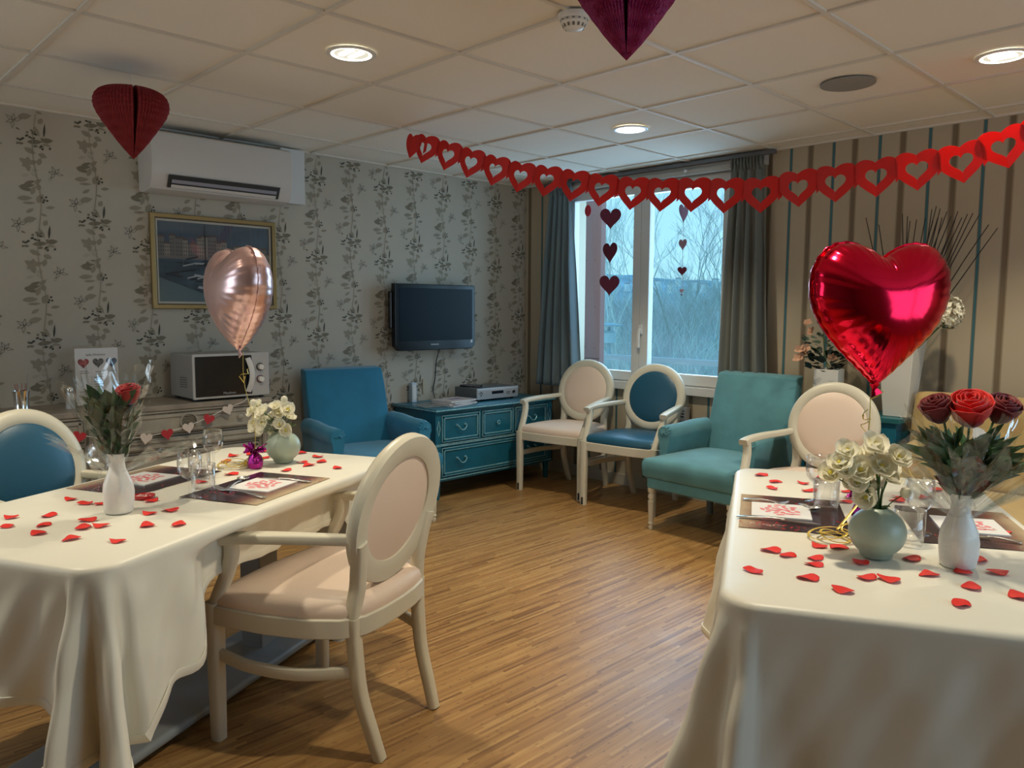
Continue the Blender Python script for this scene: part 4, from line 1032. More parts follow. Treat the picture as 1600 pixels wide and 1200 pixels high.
# ------------------------------------------------------------------ roses
M_rdark = mat('dark red rose petal', (.16, .004, .008), .6, sheen=.3); M_rred = mat('bright red rose petal', (.62, .012, .010), .55, sheen=.3); M_rmid = mat('red rose petal', (.38, .008, .012), .6, sheen=.3)
def rose_head(m, r, parent, loc, rot, seed):
    R = random.Random(seed); b = MB()
    layers = [(2, .20, 1.0, .06), (3, .36, 1.0, .10), (3, .54, 1.02, .14), (4, .72, 1.0, .20), (5, .88, .92, .34)]
    for li, (n, rad, h, fl) in enumerate(layers):
        for k in range(n):
            a0 = 2 * PI * k / n + li * .9; span = 2 * PI / n * 1.35
            def fn(u, v, a0=a0, span=span, rad=rad, h=h, fl=fl, li=li):
                a = a0 + (u - .5) * span; e = 1 - (2 * u - 1) ** 4 * .25
                rr = r * rad * (.35 + .65 * math.sin(min(1, v * 1.3) * PI / 2)) + r * fl * max(0, v - .72) * 1.1 + .0015 * u
                z = r * 1.55 * h * v * e - r * (.05 * li) - (r * .4 * fl * max(0, v - .85) * 2)
                return (rr * math.cos(a), rr * math.sin(a), z)
            b.grid(fn, 9, 8)
    o = b.build('flower_head', m, parent, angle=180, solid=.0012, loc=loc, rot=rot)
    return o
def rose(vx, vy, head, m, r, label, seed, tilt=(.2, 0, 0)):
    base = Vector((vx, vy, Z0 + .13)); t = thing('rose', label, 'rose', base); rel = Vector(head) - base
    MB().tube(smooth_path([(0, 0, 0), rel * .5 + Vector((0, 0, .01)), rel], 5), .0028, 8).build('stem', M_stem, t)
    rose_head(m, r, t, rel - Vector((0, 0, r * .55)), tilt, seed)
    sp_ = MB(); 
    for k in range(5):
        a = k * 2 * PI / 5; sp_.grid(lambda u, v, a=a: (rel.x + math.cos(a) * .9 * r * v * .6 - math.sin(a) * (u - .5) * .012 * (1 - v), rel.y + math.sin(a) * .9 * r * v * .6 + math.cos(a) * (u - .5) * .012 * (1 - v), rel.z - r * .32 - .012 * v * v), 2, 4)
    sp_.build('sepal', M_stem, t)
    return t
rose(2.255, -3.945, (2.287, -3.912, 1.076), M_rmid, .034, 'single red rose in the white vase on the left table', 1, (.15, .1, 0))
rose(4.093, -2.690, (4.047, -2.715, 1.100), M_rdark, .037, 'dark red rose, leftmost of the three in the white vase on the right table', 2, (.45, -.25, 0))
rose(4.093, -2.690, (4.101, -2.688, 1.103), M_rred, .047, 'large bright red rose, front and centre of the three on the right table', 3, (.50, .1, 0))
rose(4.093, -2.690, (4.139, -2.620, 1.101), M_rdark, .038, 'dark red rose, rightmost of the three in the white vase on the right table', 4, (.3, .4, 0))
def greenery(vx, vy, label, n, H, spread, seed, blade=.07, wid=.016):
    base = Vector((vx, vy, Z0 + .135)); t = thing('greenery_bunch', label, 'foliage', base); R = random.Random(seed)
    st = MB(); lf = MB()
    for k in range(n):
        a = 2 * PI * k / n + R.uniform(-.3, .3); sp_ = spread * R.uniform(.3, 1); h = H * R.uniform(.65, 1)
        P = smooth_path([(0, 0, 0), (.3 * sp_ * math.cos(a), .3 * sp_ * math.sin(a), h * .5), (sp_ * math.cos(a), sp_ * math.sin(a), h)], 5)
        st.tube(P, .0014, 5)
        for j in range(2, len(P)):
            for s_ in (-1, 1):
                p = P[j]; d = (P[j] - P[j - 1]).normalized(); sd_ = Vector((-math.sin(a + j), math.cos(a + j), 0)) * s_
                dd = (d * 1.0 + sd_ * .55 + Vector((math.cos(a), math.sin(a), 0)) * .25).normalized(); nn = dd.cross(sd_.cross(dd)).normalized(); w_ = dd.cross(Vector((math.cos(a * 3 + j), math.sin(a * 3 + j), .3))).normalized()
                L = blade * R.uniform(.7, 1.15)
                lf.grid(lambda u, v: p + dd * (L * v) + w_ * ((u - .5) * wid * math.sin(PI * (v ** .8 * .94 + .05)) * 1.3) + Vector((0, 0, -.012 * v * v)), 2, 6)
    st.build('stem', M_stem, t); o = lf.build('leaf', M_leaf, t, angle=180)
    return t
greenery(2.255, -3.945, 'dense dark green leaves around the single rose on the left table', 13, .185, .045, 11, .085, .022)
greenery(4.093, -2.690, 'dark green foliage below the three roses on the right table', 20, .155, .085, 12, .080, .015)
# cellophane wraps
def cello(vx, vy, label, H, R0, wings, seed, a0=0.0, blue=None):
    t = thing('cellophane_wrap', label, 'gift wrap', (vx, vy, Z0 + .15)); R = random.Random(seed)
    def sheet(aA, aB, h0, h1, r0, r1, nm, jag, nu=26, nv=9):
        n1 = [R.uniform(-1, 1) for _ in range(nu + 1)]; n2 = [[R.uniform(-1, 1) for _ in range(nu + 1)] for _ in range(nv + 1)]
        def fn(u, v):
            i = int(round(u * nu)); j = int(round(v * nv)); a = aA + (aB - aA) * u
            h = h0 + (h1 - h0) * v + jag * n1[i] * v + .004 * n2[j][i]
            rr = r0 + (r1 - r0) * v ** 1.1 + (.10 * (r0 + (r1 - r0) * v)) * (1 if i % 2 else -1) * .8 + .006 * n2[j][i]
            return (rr * math.cos(a), rr * math.sin(a), h)
        return MB().grid(fn, nu, nv).build(nm, M_cello, t, smooth=False)
    sheet(a0, a0 + 5.4, -.004, H, .026, R0, 'film', .035)
    sheet(a0 + 2.6, a0 + 7.0, .0, H * .75, .030, R0 * 1.25, 'film', .045)
    for (aA, aB, h1, r1) in wings: sheet(aA, aB, -.03, h1, .028, r1, 'film', .02, 12, 8)
    if blue:
        x, y, z = blue; b = MB(); b.grid(lambda u, v: (x + (u - .5) * .05 * (v + .1) + .004 * math.sin(u * 30), y + (u - .5) * .03 * v, z + .05 * v + .004 * math.cos(u * 30)), 12, 4)
        b.build('bow', mat('blue ribbon', (.03, .25, .45), .3, metal=.3), t, smooth=False)
    return t
cello(2.255, -3.945, 'crinkled clear cellophane around the single rose on the left table', .27, .105, [(.1, 1.2, .05, .22), (3.0, 3.9, .02, .15), (4.2, 5.0, .09, .17)], 21)
cello(4.093, -2.690, 'crinkled clear cellophane around the three roses on the right table', .20, .125, [(.2, 1.2, .10, .22), (2.6, 3.6, .09, .19), (4.2, 5.2, .03, .15), (5.6, 6.4, .10, .20)], 22, 1.0, (-.005, -.045, .07))
# ------------------------------------------------------------------ balloons, weights and ribbons
def inflate(out, w, h, G=56):
    """membrane height over a heart outline, solved on a grid, 0..1"""
    def inside(x, z):
        c = False; n = len(out); j = n - 1
        for i in range(n):
            xi, zi = out[i]; xj, zj = out[j]
            if (zi > z) != (zj > z) and x < (xj - xi) * (z - zi) / (zj - zi) + xi: c = not c
            j = i
        return c
    X = [(-.5 + (i + .5) / G) * w * 1.02 for i in range(G)]; Z = [(-.5 + (j + .5) / G) * h * 1.02 for j in range(G)]
    M = [[inside(x, z) for x in X] for z in Z]; F = [[0.0] * G for _ in range(G)]
    cells = [(j, i) for j in range(1, G - 1) for i in range(1, G - 1) if M[j][i]]
    for it in range(260):
        for (j, i) in cells:
            s = .25 * (F[j - 1][i] + F[j + 1][i] + F[j][i - 1] + F[j][i + 1] + 1.0); F[j][i] += 1.85 * (s - F[j][i])
    mx = max(max(r) for r in F)
    def f(x, z):
        a = (x / (w * 1.02) + .5) * G - .5; b = (z / (h * 1.02) + .5) * G - .5
        i = int(max(0, min(G - 2, math.floor(a)))); j = int(max(0, min(G - 2, math.floor(b)))); a = min(1, max(0, a - i)); b = min(1, max(0, b - j))
        return ((F[j][i] * (1 - a) + F[j][i + 1] * a) * (1 - b) + (F[j + 1][i] * (1 - a) + F[j + 1][i + 1] * a) * b) / mx
    return f
def foil_heart(name, label, w, h, T, m, loc, rz, tail_z):
    t = thing(name, label, 'balloon', loc, rz)
    N = 160; K = 16; out = fat_heart(N, w, h); b = MB(); cz = .10 * h; f_ = inflate(out, w, h)
    rows = []
    for side in (1, -1):
        rr = []
        for j in range(K + 1):
            k = 1 - (j / K) ** 1.7
            if j == 0 and side == -1: rr.append(base); continue
            row = []
            for i in range(N):
                x, z = out[i]; sm = 1 + (.010 * math.sin(i * 2 * PI * 44 / N) if j == 0 else 0)
                x, z = x * k * sm, (z - cz) * k * sm + cz
                d = 0 if j == 0 else T * math.sqrt(max(0, f_(x, z)) + .0) * (1 + .07 * math.sin(i * 2 * PI * 44 / N) * k ** 6 + .03 * math.sin(i * 2 * PI * 17 / N + 1) * k ** 3 * (1 - k))
                if j == 1: d = max(d, .012)
                if j == K: row = [len(b.v)]; b.v.append((0, -side * d, cz)); break
                row.append(len(b.v)); b.v.append((x, -side * d, z))
            if j == 0: base = row
            rr.append(row)
        rows.append((side, rr))
    for side, rr in rows:
        for a, c in zip(rr, rr[1:]):
            for i in range(N):
                j = (i + 1) % N
                f = [a[i], a[j], c[j], c[i]] if len(c) > 1 else [a[i], a[j], c[0]]
                b.f.append(f if side == 1 else f[::-1]); b.m.append(0)
    b.build('foil_body', m, t, angle=180, fix=True)
    # flat seam flange and neck
    fl = MB(); o1 = [(x * 1.0, z) for x, z in out]; 
    vs = []
    for i, (x, z) in enumerate(out):
        k = 1.028 + .006 * math.sin(i * 2 * PI * 44 / N); vs.append((x * .992, 0, z * .992)); vs.append((x * k, .0015 * math.sin(i * 1.7), z * k))
    fl.add(vs, [[2 * i, 2 * i + 1, (2 * i + 3) % (2 * N), (2 * i + 2) % (2 * N)] for i in range(N)])
    fl.build('seam', m, t, solid=.0008)
    nk = MB(); nk.rbar([(0, 0, -h * .485), (0, 0, -h * .515), (.003, 0, -h * .535), (.008, 0, -h * .565)], [(.03, .012), (.014, .008), (.022, .006), (.034, .003)], up=(0, 1, 0)); nk.build('neck', m, t)
    return t
M_fred = mat('red foil', (.80, .012, .05), .14, metal=1); M_fpink = mat('rose pink foil', (.88, .60, .60), .28, metal=.82); M_fpur = mat('purple foil', (.40, .03, .28), .14, metal=1, bump=.5, bscale=90)
foil_heart('heart_balloon', 'large shiny red heart balloon floating above the right table', .392, .392, .105, M_fred, (3.791, -2.439, 1.314), math.atan2(AX_R.y, AX_R.x) + .10, 0)
foil_heart('heart_balloon', 'shiny rose pink heart balloon turned sideways, floating above the left table', .385, .365, .105, M_fpink, (1.912, -3.408, 1.356), math.atan2(AX_R.y, AX_R.x) - .88, 0)
def weight(x, y, label):
    t = thing('balloon_weight', label, 'balloon weight', (x, y, Z0))
    MB().lathe([(0, 0), (.022, 0), (.027, .010), (.028, .026), (.022, .044), (.010, .058), (.007, .064)], 26, fn=lambda q, z: 1 + .06 * math.sin(9 * q + 60 * z)).build('body', M_fpur, t, angle=30)
    g = MB(); R = random.Random(4)
    for k in range(16):
        a = 2 * PI * k / 16; L = R.uniform(.036, .052); up = R.uniform(.2, .9)
        g.grid(lambda u, v: ((.006 + L * v * .75) * math.cos(a + (u - .5) * .55 * (1 - .3 * v)), (.006 + L * v * .75) * math.sin(a + (u - .5) * .55 * (1 - .3 * v)), .063 + L * v * up - .012 * v * v + .006 * math.sin(u * 9 + k)), 3, 4)
    g.build('ruffle', M_fpur, t, smooth=False)
weight(1.935, -3.37, 'purple foil balloon weight with a frilled top, on the left table beside the green vase'); weight(3.778, -2.446, 'purple foil balloon weight mostly hidden behind the green vase on the right table')
def ribbon(P, label, w=.005, k=5, curls=None):
    t = thing('balloon_ribbon', label, 'ribbon', P[0]); o = Vector(P[0])
    MB().rbar([p - o for p in smooth_path(P, k)], (w * .6, .0012), up=(.6, .8, .1)).build('string', M_ribbon, t)
    for c in curls or []: MB().rbar([Vector(p) - o for p in c], (w, .0012), up=(.1, .1, 1)).build('curl', M_ribbon, t)
    return t
def coil(cx, cy, z, r, turns, seed, rise=.0):
    R = random.Random(seed); n = int(turns * 22); P = []
    for i in range(n + 1):
        a = i / 22 * 2 * PI; rr = r * (1 + .25 * math.sin(a * .37 + seed)); P.append((cx + rr * math.cos(a) + .012 * math.sin(a * .21), cy + rr * .9 * math.sin(a), z + .006 + .008 * (1 + math.sin(a * 1.3 + seed)) + rise * i / n))
    return P
def wiggle(p0, n, dz, r):
    return [(p0[0] + r * math.cos(i * .8), p0[1] + r * math.sin(i * .8), p0[2] - dz * i / n) for i in range(n)]
b1 = (1.921, -3.399, 1.168); 
ribbon([b1, (b1[0] + .003, b1[1], 1.05), (1.94, -3.372, .90), (1.936, -3.37, Z0 + .072)], 'yellow ribbon from the pink balloon, coiled on the left table behind the purple weight', .006, 6,
       [coil(1.865, -3.42, Z0, .050, 3.2, 1), coil(1.885, -3.36, Z0 + .004, .036, 2.1, 4), [Vector((1.93, -3.372, Z0 + .07)).lerp(Vector((1.83, -3.46, Z0 + .015)), i / 8) for i in range(9)], [(1.940, -3.380, 1.109), (1.930, -3.390, 1.102), (1.933, -3.387, 1.086), (1.915, -3.405, 1.084), (1.910, -3.411, 1.076), (1.921, -3.399, 1.053), (1.925, -3.396, 1.077)]])
b2 = (3.783, -2.442, 1.083)
ribbon([b2, (b2[0], b2[1], 1.0), (3.775, -2.447, .88), (3.778, -2.446, Z0 + .072)], 'gold ribbon from the red balloon, curling down to the right table', .006, 6,
       [coil(3.80, -2.70, Z0, .044, 3.4, 2), coil(3.83, -2.655, Z0 + .006, .030, 1.6, 5, .02), smooth_path([(3.779, -2.446, 1.051), (3.771, -2.455, 1.040), (3.772, -2.453, 1.022), (3.785, -2.440, 1.025), (3.775, -2.450, 1.011), (3.767, -2.459, 1.007), (3.776, -2.449, 0.989), (3.784, -2.441, 0.978)], 4),
        smooth_path([(3.783, -2.442, 1.080), (3.798, -2.427, 1.091), (3.807, -2.417, 1.103), (3.797, -2.428, 1.109)], 4), [Vector((3.785, -2.46, Z0 + .07)).lerp(Vector((3.80, -2.665, Z0 + .02)), i / 8) for i in range(9)]])
# small red trinket
tr = thing('trinket_dish', 'small round red patterned dish beside the white vase on the left table', 'dish', (2.134, -3.835, Z0))
MB().lathe([(0, 0), (.028, 0), (.033, .004), (.034, .010), (.031, .011), (.028, .007), (0, .006)], 32).build('dish', mat('dark red lacquer', (.40, .012, .015), .3, coat=.3), tr)
g = MB(); R = random.Random(9)
for k in range(14): a = R.uniform(0, 6.28); q = R.uniform(.004, .024); g.lathe([(.0, 0), (.004, .001), (.0, .003)], 6, M=Matrix.Translation((q * math.cos(a), q * math.sin(a), .0065)))
g.build('filling', mat('pink speckles', (.75, .45, .42), .5), tr)
# ------------------------------------------------------------------ scattered petals
def petal_mesh(seed):
    R = random.Random(seed); n = 18; g = MB(); ph = [R.uniform(0, 6) for _ in range(3)]; rows = []
    for k in (1.0, .72, .40):
        row = []
        for i in range(n):
            a = 2 * PI * i / n; rr = (1 + .07 * math.sin(3 * a + ph[0]) + .05 * math.sin(5 * a + ph[1]))
            x = .026 * rr * k * math.cos(a) * (1 + .25 * math.cos(a)); y = .020 * rr * k * math.sin(a)
            z = .0008 + (k ** 2) * ((.0028 + .0026 * math.sin(2 * a + ph[2])) + .0015 * math.sin(3 * a)); row.append(len(g.v)); g.v.append((x, y, z))
        rows.append(row)
    c = len(g.v); g.v.append((0, 0, .001))
    for a, b in zip(rows, rows[1:]):
        for i in range(n): j = (i + 1) % n; g.f.append([a[i], a[j], b[j], b[i]]); g.m.append(0)
    for i in range(n): g.f.append([rows[-1][i], rows[-1][(i + 1) % n], c]); g.m.append(0)
    return g
PROT = []
PL = [(2.118, -4.185), (2.219, -4.215), (2.173, -4.107), (2.266, -4.138), (2.347, -4.17), (2.004, -4.005), (2.081, -3.988), (2.123, -3.956), (2.289, -4.042), (2.37, -4.072), (2.381, -4.029), (2.454, -4.118), (2.563, -4.044), (2.341, -3.889), (2.465, -3.94), (2.344, -3.827), (2.505, -3.871), (2.186, -3.827), (1.983, -3.478), (1.649, -3.194), (1.673, -3.262), (1.78, -3.254), (1.783, -3.091), (1.895, -3.09), (1.964, -3.188), (2.024, -3.197), (1.995, -3.129), (2.145, -3.15), (2.059, -3.315), (2.04, -3.615), (1.655, -3.326), (1.745, -3.4)]
PR = [(3.286, -2.097), (3.37, -2.172), (3.409, -2.263), (3.454, -2.12), (3.511, -2.217), (3.452, -1.982), (3.602, -2.133), (3.662, -2.269), (3.557, -1.945), (3.657, -2.201), (3.762, -2.089), (3.771, -2.14), (3.812, -2.027), (3.799, -1.885), (3.742, -2.899), (3.783, -2.916), (3.779, -3.072), (3.842, -2.889), (3.864, -2.927), (3.896, -3.027), (3.807, -2.784), (3.84, -2.761), (3.93, -2.837), (3.981, -3.051), (3.978, -2.936), (4.024, -2.908), (4.003, -2.725), (4.071, -2.805), (4.119, -2.735), (4.175, -2.675), (4.162, -2.833), (4.174, -2.949), (4.248, -2.82), (4.114, -2.606), (4.095, -2.297)]
ORD = ['nearest', 'second nearest', 'third nearest', 'fourth nearest', 'fifth nearest', 'sixth nearest', 'seventh nearest', 'eighth nearest', 'ninth nearest', 'tenth nearest', 'eleventh nearest', 'twelfth nearest']
def petals(L, side, marks):
    cl = {}
    for p in L:
        best = min(marks, key=lambda m: math.dist(m[1], p)); d = Vector((p[0] - best[1][0], p[1] - best[1][1], 0))
        r_ = d.dot(AX_R); f_ = d.dot(Vector((AX_F.x, AX_F.y, 0)).normalized())
        w = ('to the right of' if r_ > 0 else 'to the left of') if abs(r_) > abs(f_) else ('behind' if f_ > 0 else 'in front of')
        cl.setdefault((best[0], w), []).append((d.length, p))
    for (mk, w), it in cl.items():
        it.sort()
        for i, (d, p) in enumerate(it):
            lab = 'red petal, %s %s the %s on the %s table' % (ORD[i], w, mk, side)
            if len(PROT) < 5: o = petal_mesh(40 + len(PROT)).build('rose_petal', M_petal, None, angle=180, solid=.0006); PROT.append(o)
            else: o = PROT[rnd.randrange(5)].copy(); COL.objects.link(o)
            s = rnd.uniform(.80, .98); o.location = (p[0], p[1], Z0 + .0006); o.rotation_euler = (0, 0, rnd.uniform(0, 6.28)); o.scale = (s, s, s)
            tag(o, lab, 'petal', 'petals scattered on the %s table' % side)
petals(PL, 'left', [('white vase', (2.255, -3.945)), ('green vase', (1.905, -3.241)), ('front stemmed glass', (2.232, -3.729))])
petals(PR, 'right', [('white vase', (4.093, -2.69)), ('green vase', (3.935, -2.76)), ('stemmed glass', (3.60, -2.345)), ('placemat', (3.60, -2.70))])
# ------------------------------------------------------------------ air conditioner
ac = thing('air_conditioner', 'white wall mounted air conditioner above the framed picture', 'air conditioner', (0, -2.665, 0))
prof = [(0, 1.972), (0, 2.288), (.17, 2.288), (.205, 2.275), (.214, 2.24), (.216, 2.10), (.212, 2.06), (.195, 2.01), (.165, 1.975), (.10, 1.962), (.04, 1.962)]
My2 = Matrix(((1, 0, 0, 0), (0, 0, 1, 0), (0, 1, 0, 0), (0, 0, 0, 1)))
M_acw = mat('air conditioner white', (.60, .57, .54), .35)
MB().prism([(x, z) for x, z in prof], -.415, .415, 0, My2).build('casing', M_acw, ac, bevel=.006, segs=3, angle=35, fix=True)
MB().add([(.2185, -.33, 2.050), (.2185, .33, 2.050), (.186, .33, 1.9835), (.186, -.33, 1.9835)], [[0, 1, 2, 3]]).build('outlet_slot', M_dark, ac, smooth=False)
def slat(z0, x0, z1, x1, m, nm): MB().add([(x0, -.31, z0), (x0, .31, z0), (x1, .31, z1), (x1, -.31, z1), (x0 - .004, -.31, z0), (x0 - .004, .31, z0), (x1 - .004, .31, z1), (x1 - .004, -.31, z1)], [[0, 1, 2, 3], [7, 6, 5, 4], [0, 4, 5, 1], [2, 6, 7, 3], [1, 5, 6, 2], [0, 3, 7, 4]]).build(nm, m, ac)
slat(2.026, .212, 2.008, .204, mat('grey louvre', (.28, .28, .33), .4), 'louvre'); slat(2.000, .200, 1.984, .190, M_acw, 'louvre')
MB().box(0, .07, .415, .58, 1.985, HC - .004).build('pipe_cover', mat('pipe cover white', (.62, .62, .61), .4), ac, bevel=.004)
MB().box(.02, .06, -.40, .40, 2.288, 2.30).build('air_intake', M_dark, ac)
# ------------------------------------------------------------------ framed harbour picture
pc = thing('framed_picture', 'gilt framed harbour photograph with sailboats, hung on the papered wall under the air conditioner', 'picture', (.0, -2.652, 1.590))
PW, PH = .382, .272
def yz(y0, y1, z0, z1, x, mi, mb): mb.add([(x, y0, z0), (x, y1, z0), (x, y1, z1), (x, y0, z1)], [[0, 1, 2, 3]], mi)
fr = MB()
o_ = [(-PW, -PH), (PW, -PH), (PW, PH), (-PW, PH)]; i_ = [(-PW + .026, -PH + .026), (PW - .026, -PH + .026), (PW - .026, PH - .026), (-PW + .026, PH - .026)]
Mz = Matrix(((0, 0, 1, 0), (1, 0, 0, 0), (0, 1, 0, 0), (0, 0, 0, 1)))
fr.ringprism(o_, i_, .0, .026, 0, Mz); fr.build('frame', M_gold, pc, bevel=.005, segs=2, fix=True)
i2 = [(-PW + .030, -PH + .030), (PW - .030, -PH + .030), (PW - .030, PH - .030), (-PW + .030, PH - .030)]
MB().ringprism(i_, i2, .0, .021, 0, Mz).build('inner_line', mat('dark line', (.05, .04, .03), .4), pc, fix=True)
mi_ = [(-PW + .042, -PH + .042), (PW - .042, -PH + .042), (PW - .042, PH - .042), (-PW + .042, PH - .042)]
MB().ringprism(i2, mi_, .0, .012, 0, Mz).build('mount', mat('cream mount', (.55, .53, .46), .6), pc, fix=True)
pr_ = MB(); R = random.Random(12); X0 = .008
cols = [mat('print sky', (.055, .10, .15), .6, var=.2, vscale=5), mat('print sea', (.035, .075, .11), .6, var=.4, vscale=14), mat('print house pale', (.27, .25, .22), .6), mat('print house grey', (.17, .165, .16), .6), mat('print roof', (.11, .085, .08), .6), mat('print boat', (.40, .43, .46), .6), mat('print boat dark', (.012, .02, .03), .6), mat('print quay', (.10, .17, .20), .6), mat('print window', (.05, .06, .07), .6)]
yz(-PW + .04, PW - .04, .01, PH - .04, X0, 0, pr_); yz(-PW + .04, PW - .04, -PH + .04, .01, X0, 1, pr_)
y = -PW + .04; i = 0
while y < PW - .06:
    w = R.uniform(.025, .055); h = R.uniform(.07, .13) - .05 * ss(-.1, .35, y); y1 = min(y + w, PW - .042)
    yz(y, y1, .03, .03 + h, X0 + .0006 + i * .00002, 2 if R.random() < .5 else 3, pr_); yz(y - .002, y1 + .002, .03 + h, .03 + h + .012, X0 + .0007, 4, pr_)
    for a in range(int(h / .022)):
        for c in range(int(w / .013)): yz(y + .004 + c * .013, y + .009 + c * .013, .036 + a * .022, .045 + a * .022, X0 + .0010, 8, pr_)
    y = y1; i += 1
yz(-PW + .04, PW - .04, .018, .034, X0 + .0012, 3, pr_)
for k in range(30):
    yy = R.uniform(-PW + .06, PW - .09); zz = R.uniform(-.12, .03); L = R.uniform(.03, .09); s = R.uniform(.006, .014)
    a = R.uniform(-.15, .3); c_, s_ = math.cos(a), math.sin(a); m_ = 5 if R.random() < .6 else 6
    pts = [(-L / 2, 0), (L / 2, 0), (L / 2 + s, s), (-L / 2, s)]
    pr_.add([(X0 + .0014 + k * .00002, min(PW - .045, max(-PW + .045, yy + p * c_ - q * s_)), zz + p * s_ + q * c_) for p, q in pts], [[0, 1, 2, 3]], m_)
pr_.add([(X0 + .0022, -.10, -.14), (X0 + .0022, .22, -.10), (X0 + .0022, .20, -.04), (X0 + .0022, .02, -.06)], [[0, 1, 2, 3]], 6)
pr_.add([(X0 + .0023, -.12, -.150), (X0 + .0023, .24, -.205), (X0 + .0023, .24, -.190), (X0 + .0023, -.11, -.136)], [[0, 1, 2, 3]], 5)
pr_.add([(X0 + .0023, -.12, -.10), (X0 + .0023, .12, -.03), (X0 + .0023, .12, -.022), (X0 + .0023, -.12, -.092)], [[0, 1, 2, 3]], 5)
pr_.add([(X0 + .0021, -PW + .042, -PH + .042), (X0 + .0021, .05, -PH + .042), (X0 + .0021, -PW + .042, -.09)], [[0, 1, 2]], 7)
for yy, w in [(-.07, .006), (.09, .003), (-.20, .002), (.22, .002), (.02, .002)]: yz(yy, yy + w, -.02, PH - .045, X0 + .0025, 6 if w > .005 else 3, pr_)
pr_.build('print', cols, pc, smooth=False)
MB().add([(.0135, -PW + .03, -PH + .03), (.0135, PW - .03, -PH + .03), (.0135, PW - .03, PH - .03), (.0135, -PW + .03, PH - .03)], [[0, 1, 2, 3]]).build('glazing', clear_mat('picture glass', lo=.05, hi=.55, rough=.03, blend=.35), pc, smooth=False)
# ------------------------------------------------------------------ television
tv = thing('television', 'black flat screen television on the papered wall above the blue dresser', 'television', (.0, -1.05, 1.265))
TW, TH = .375, .240
o_ = [(-TW, TH), (-TW, -TH + .035), (-TW + .035, -TH), (TW - .03, -TH), (TW, -TH + .03), (TW, TH)]
MB().prism(o_, .070, .118, 0, Mz).build('housing', mat('television black', (.004, .005, .008), .22, spec=.3), tv, bevel=.005, segs=2, fix=True, smooth=False)
MB().box(.045, .085, -TW - .015, TW - .10, -TH + .16, TH - .055).build('back_cover', M_black, tv, bevel=.010, segs=2)
MB().box(.0, .05, -.12, .12, -.10, .10).build('wall_bracket', M_black, tv, bevel=.003)
MB().box(.1185, .1195, -TW + .036, TW - .030, -TH + .068, TH - .030).build('screen', M_screen, tv)
Mt = Matrix(((0, 0, 1, .1188), (1, 0, 0, -.02), (0, 1, 0, -TH + .040), (0, 0, 0, 1)))
text_mesh('SAMSUNG', .016, mat('silver lettering', (.7, .7, .75), .3), tv, Mt, 'brand_lettering', .0003)
MB().box(.1185, .1192, TW - .045, TW - .027, -TH + .045, -TH + .072).build('energy_sticker', M_paper, tv)
tag(MB().tube(smooth_path([(.03, -.955, 1.03), (.014, -.975, .92), (.012, -.985, .80), (.012, -1.005, .72), (.04, -1.01, .655)], 6), .0035, 8).build('power_cable', M_rub), 'black cable hanging from the television to the blue dresser', 'cable')
# ------------------------------------------------------------------ things on the dresser
dv = thing('dvd_player', 'silver disc player on the blue dresser', 'disc player', (0, 0, DT))
MB().box(.10, .352, -.865, -.445, .012, .098).build('casing', mat('dark silver casing', (.16, .17, .18), .4, metal=.5), dv, bevel=.004)
MB().box(.350, .362, -.868, -.442, .014, .096).build('front_panel', M_silver, dv, bevel=.003)
MB().box(.3615, .3635, -.72, -.60, .050, .072).build('display', M_screen, dv, bevel=.001)
MB().box(.3615, .3630, -.865, -.445, .080, .088).build('disc_tray', mat('bright silver', (.6, .68, .75), .25, metal=.5), dv)
for y, z in [(-.84, .06), (-.82, .06), (-.83, .045), (-.83, .07), (-.56, .058), (-.54, .058), (-.56, .045), (-.54, .045)]: MB().box(.3615, .3645, y - .005, y + .005, z - .004, z + .004).build('button', M_black, dv, bevel=.001)
MB().lathe([(0, 0), (.012, 0), (.011, .010), (0, .010)], 20, M=Matrix.Translation((.3615, -.495, .055)) @ Matrix.Rotation(PI / 2, 4, 'Y')).build('dial', M_black, dv)
for y in (-.83, -.48):
    for x in (.13, .33): MB().lathe([(0, 0), (.012, 0), (.012, .013), (0, .013)], 12, M=Matrix.Translation((x, y, 0))).build('foot', M_rub, dv)
rc = thing('remote_control', 'black remote control lying on the disc player', 'remote control', (.215, -.80, DT + .0985), .5)
MB().rbar([(-.085, 0, .008), (0, 0, .009), (.085, 0, .008)], [(.040, .014), (.046, .018), (.042, .015)]).build('casing', M_black, rc, bevel=.002)
bt = MB()
for i in range(5):
    for j in range(3): bt.box(-.06 + i * .022, -.052 + i * .022, -.013 + j * .010, -.006 + j * .010, .015, .0195)
bt.build('buttons', mat('grey buttons', (.2, .2, .2), .5), rc)
mgc = [(.30, .27, .26), (.40, .38, .37), (.22, .22, .24), (.45, .42, .42)]
for k in range(4):
    mg = thing('magazine', ['bottom magazine of the stack on the blue dresser', 'magazine second from the bottom of the stack on the blue dresser', 'magazine second from the top of the stack on the blue dresser', 'top magazine of the stack on the blue dresser, pale cover with a purple strip'][k], 'magazine', (.345 - .01 * k, -1.075 + .008 * k, DT + .0005 + .0085 * k), [.2, .05, .28, .12][k], 'magazines stacked on the dresser')
    MB().box(-.10, .10, -.135, .135, .0006, .0072).build('pages', M_paper, mg)
    MB().box(-.101, .102, -.137, .136, .0072, .0080).box(-.101, .102, -.137, .136, 0, .0006).box(-.1025, -.101, -.137, .136, 0, .008).build('cover', mat('magazine cover %s' % 'abcd'[k], mgc[k], .3, var=.3, vscale=30), mg)
    if k == 3: MB().box(-.02, .02, -.05, .06, .0080, .0084).build('cover_strip', mat('purple strip', (.14, .08, .22), .4), mg)
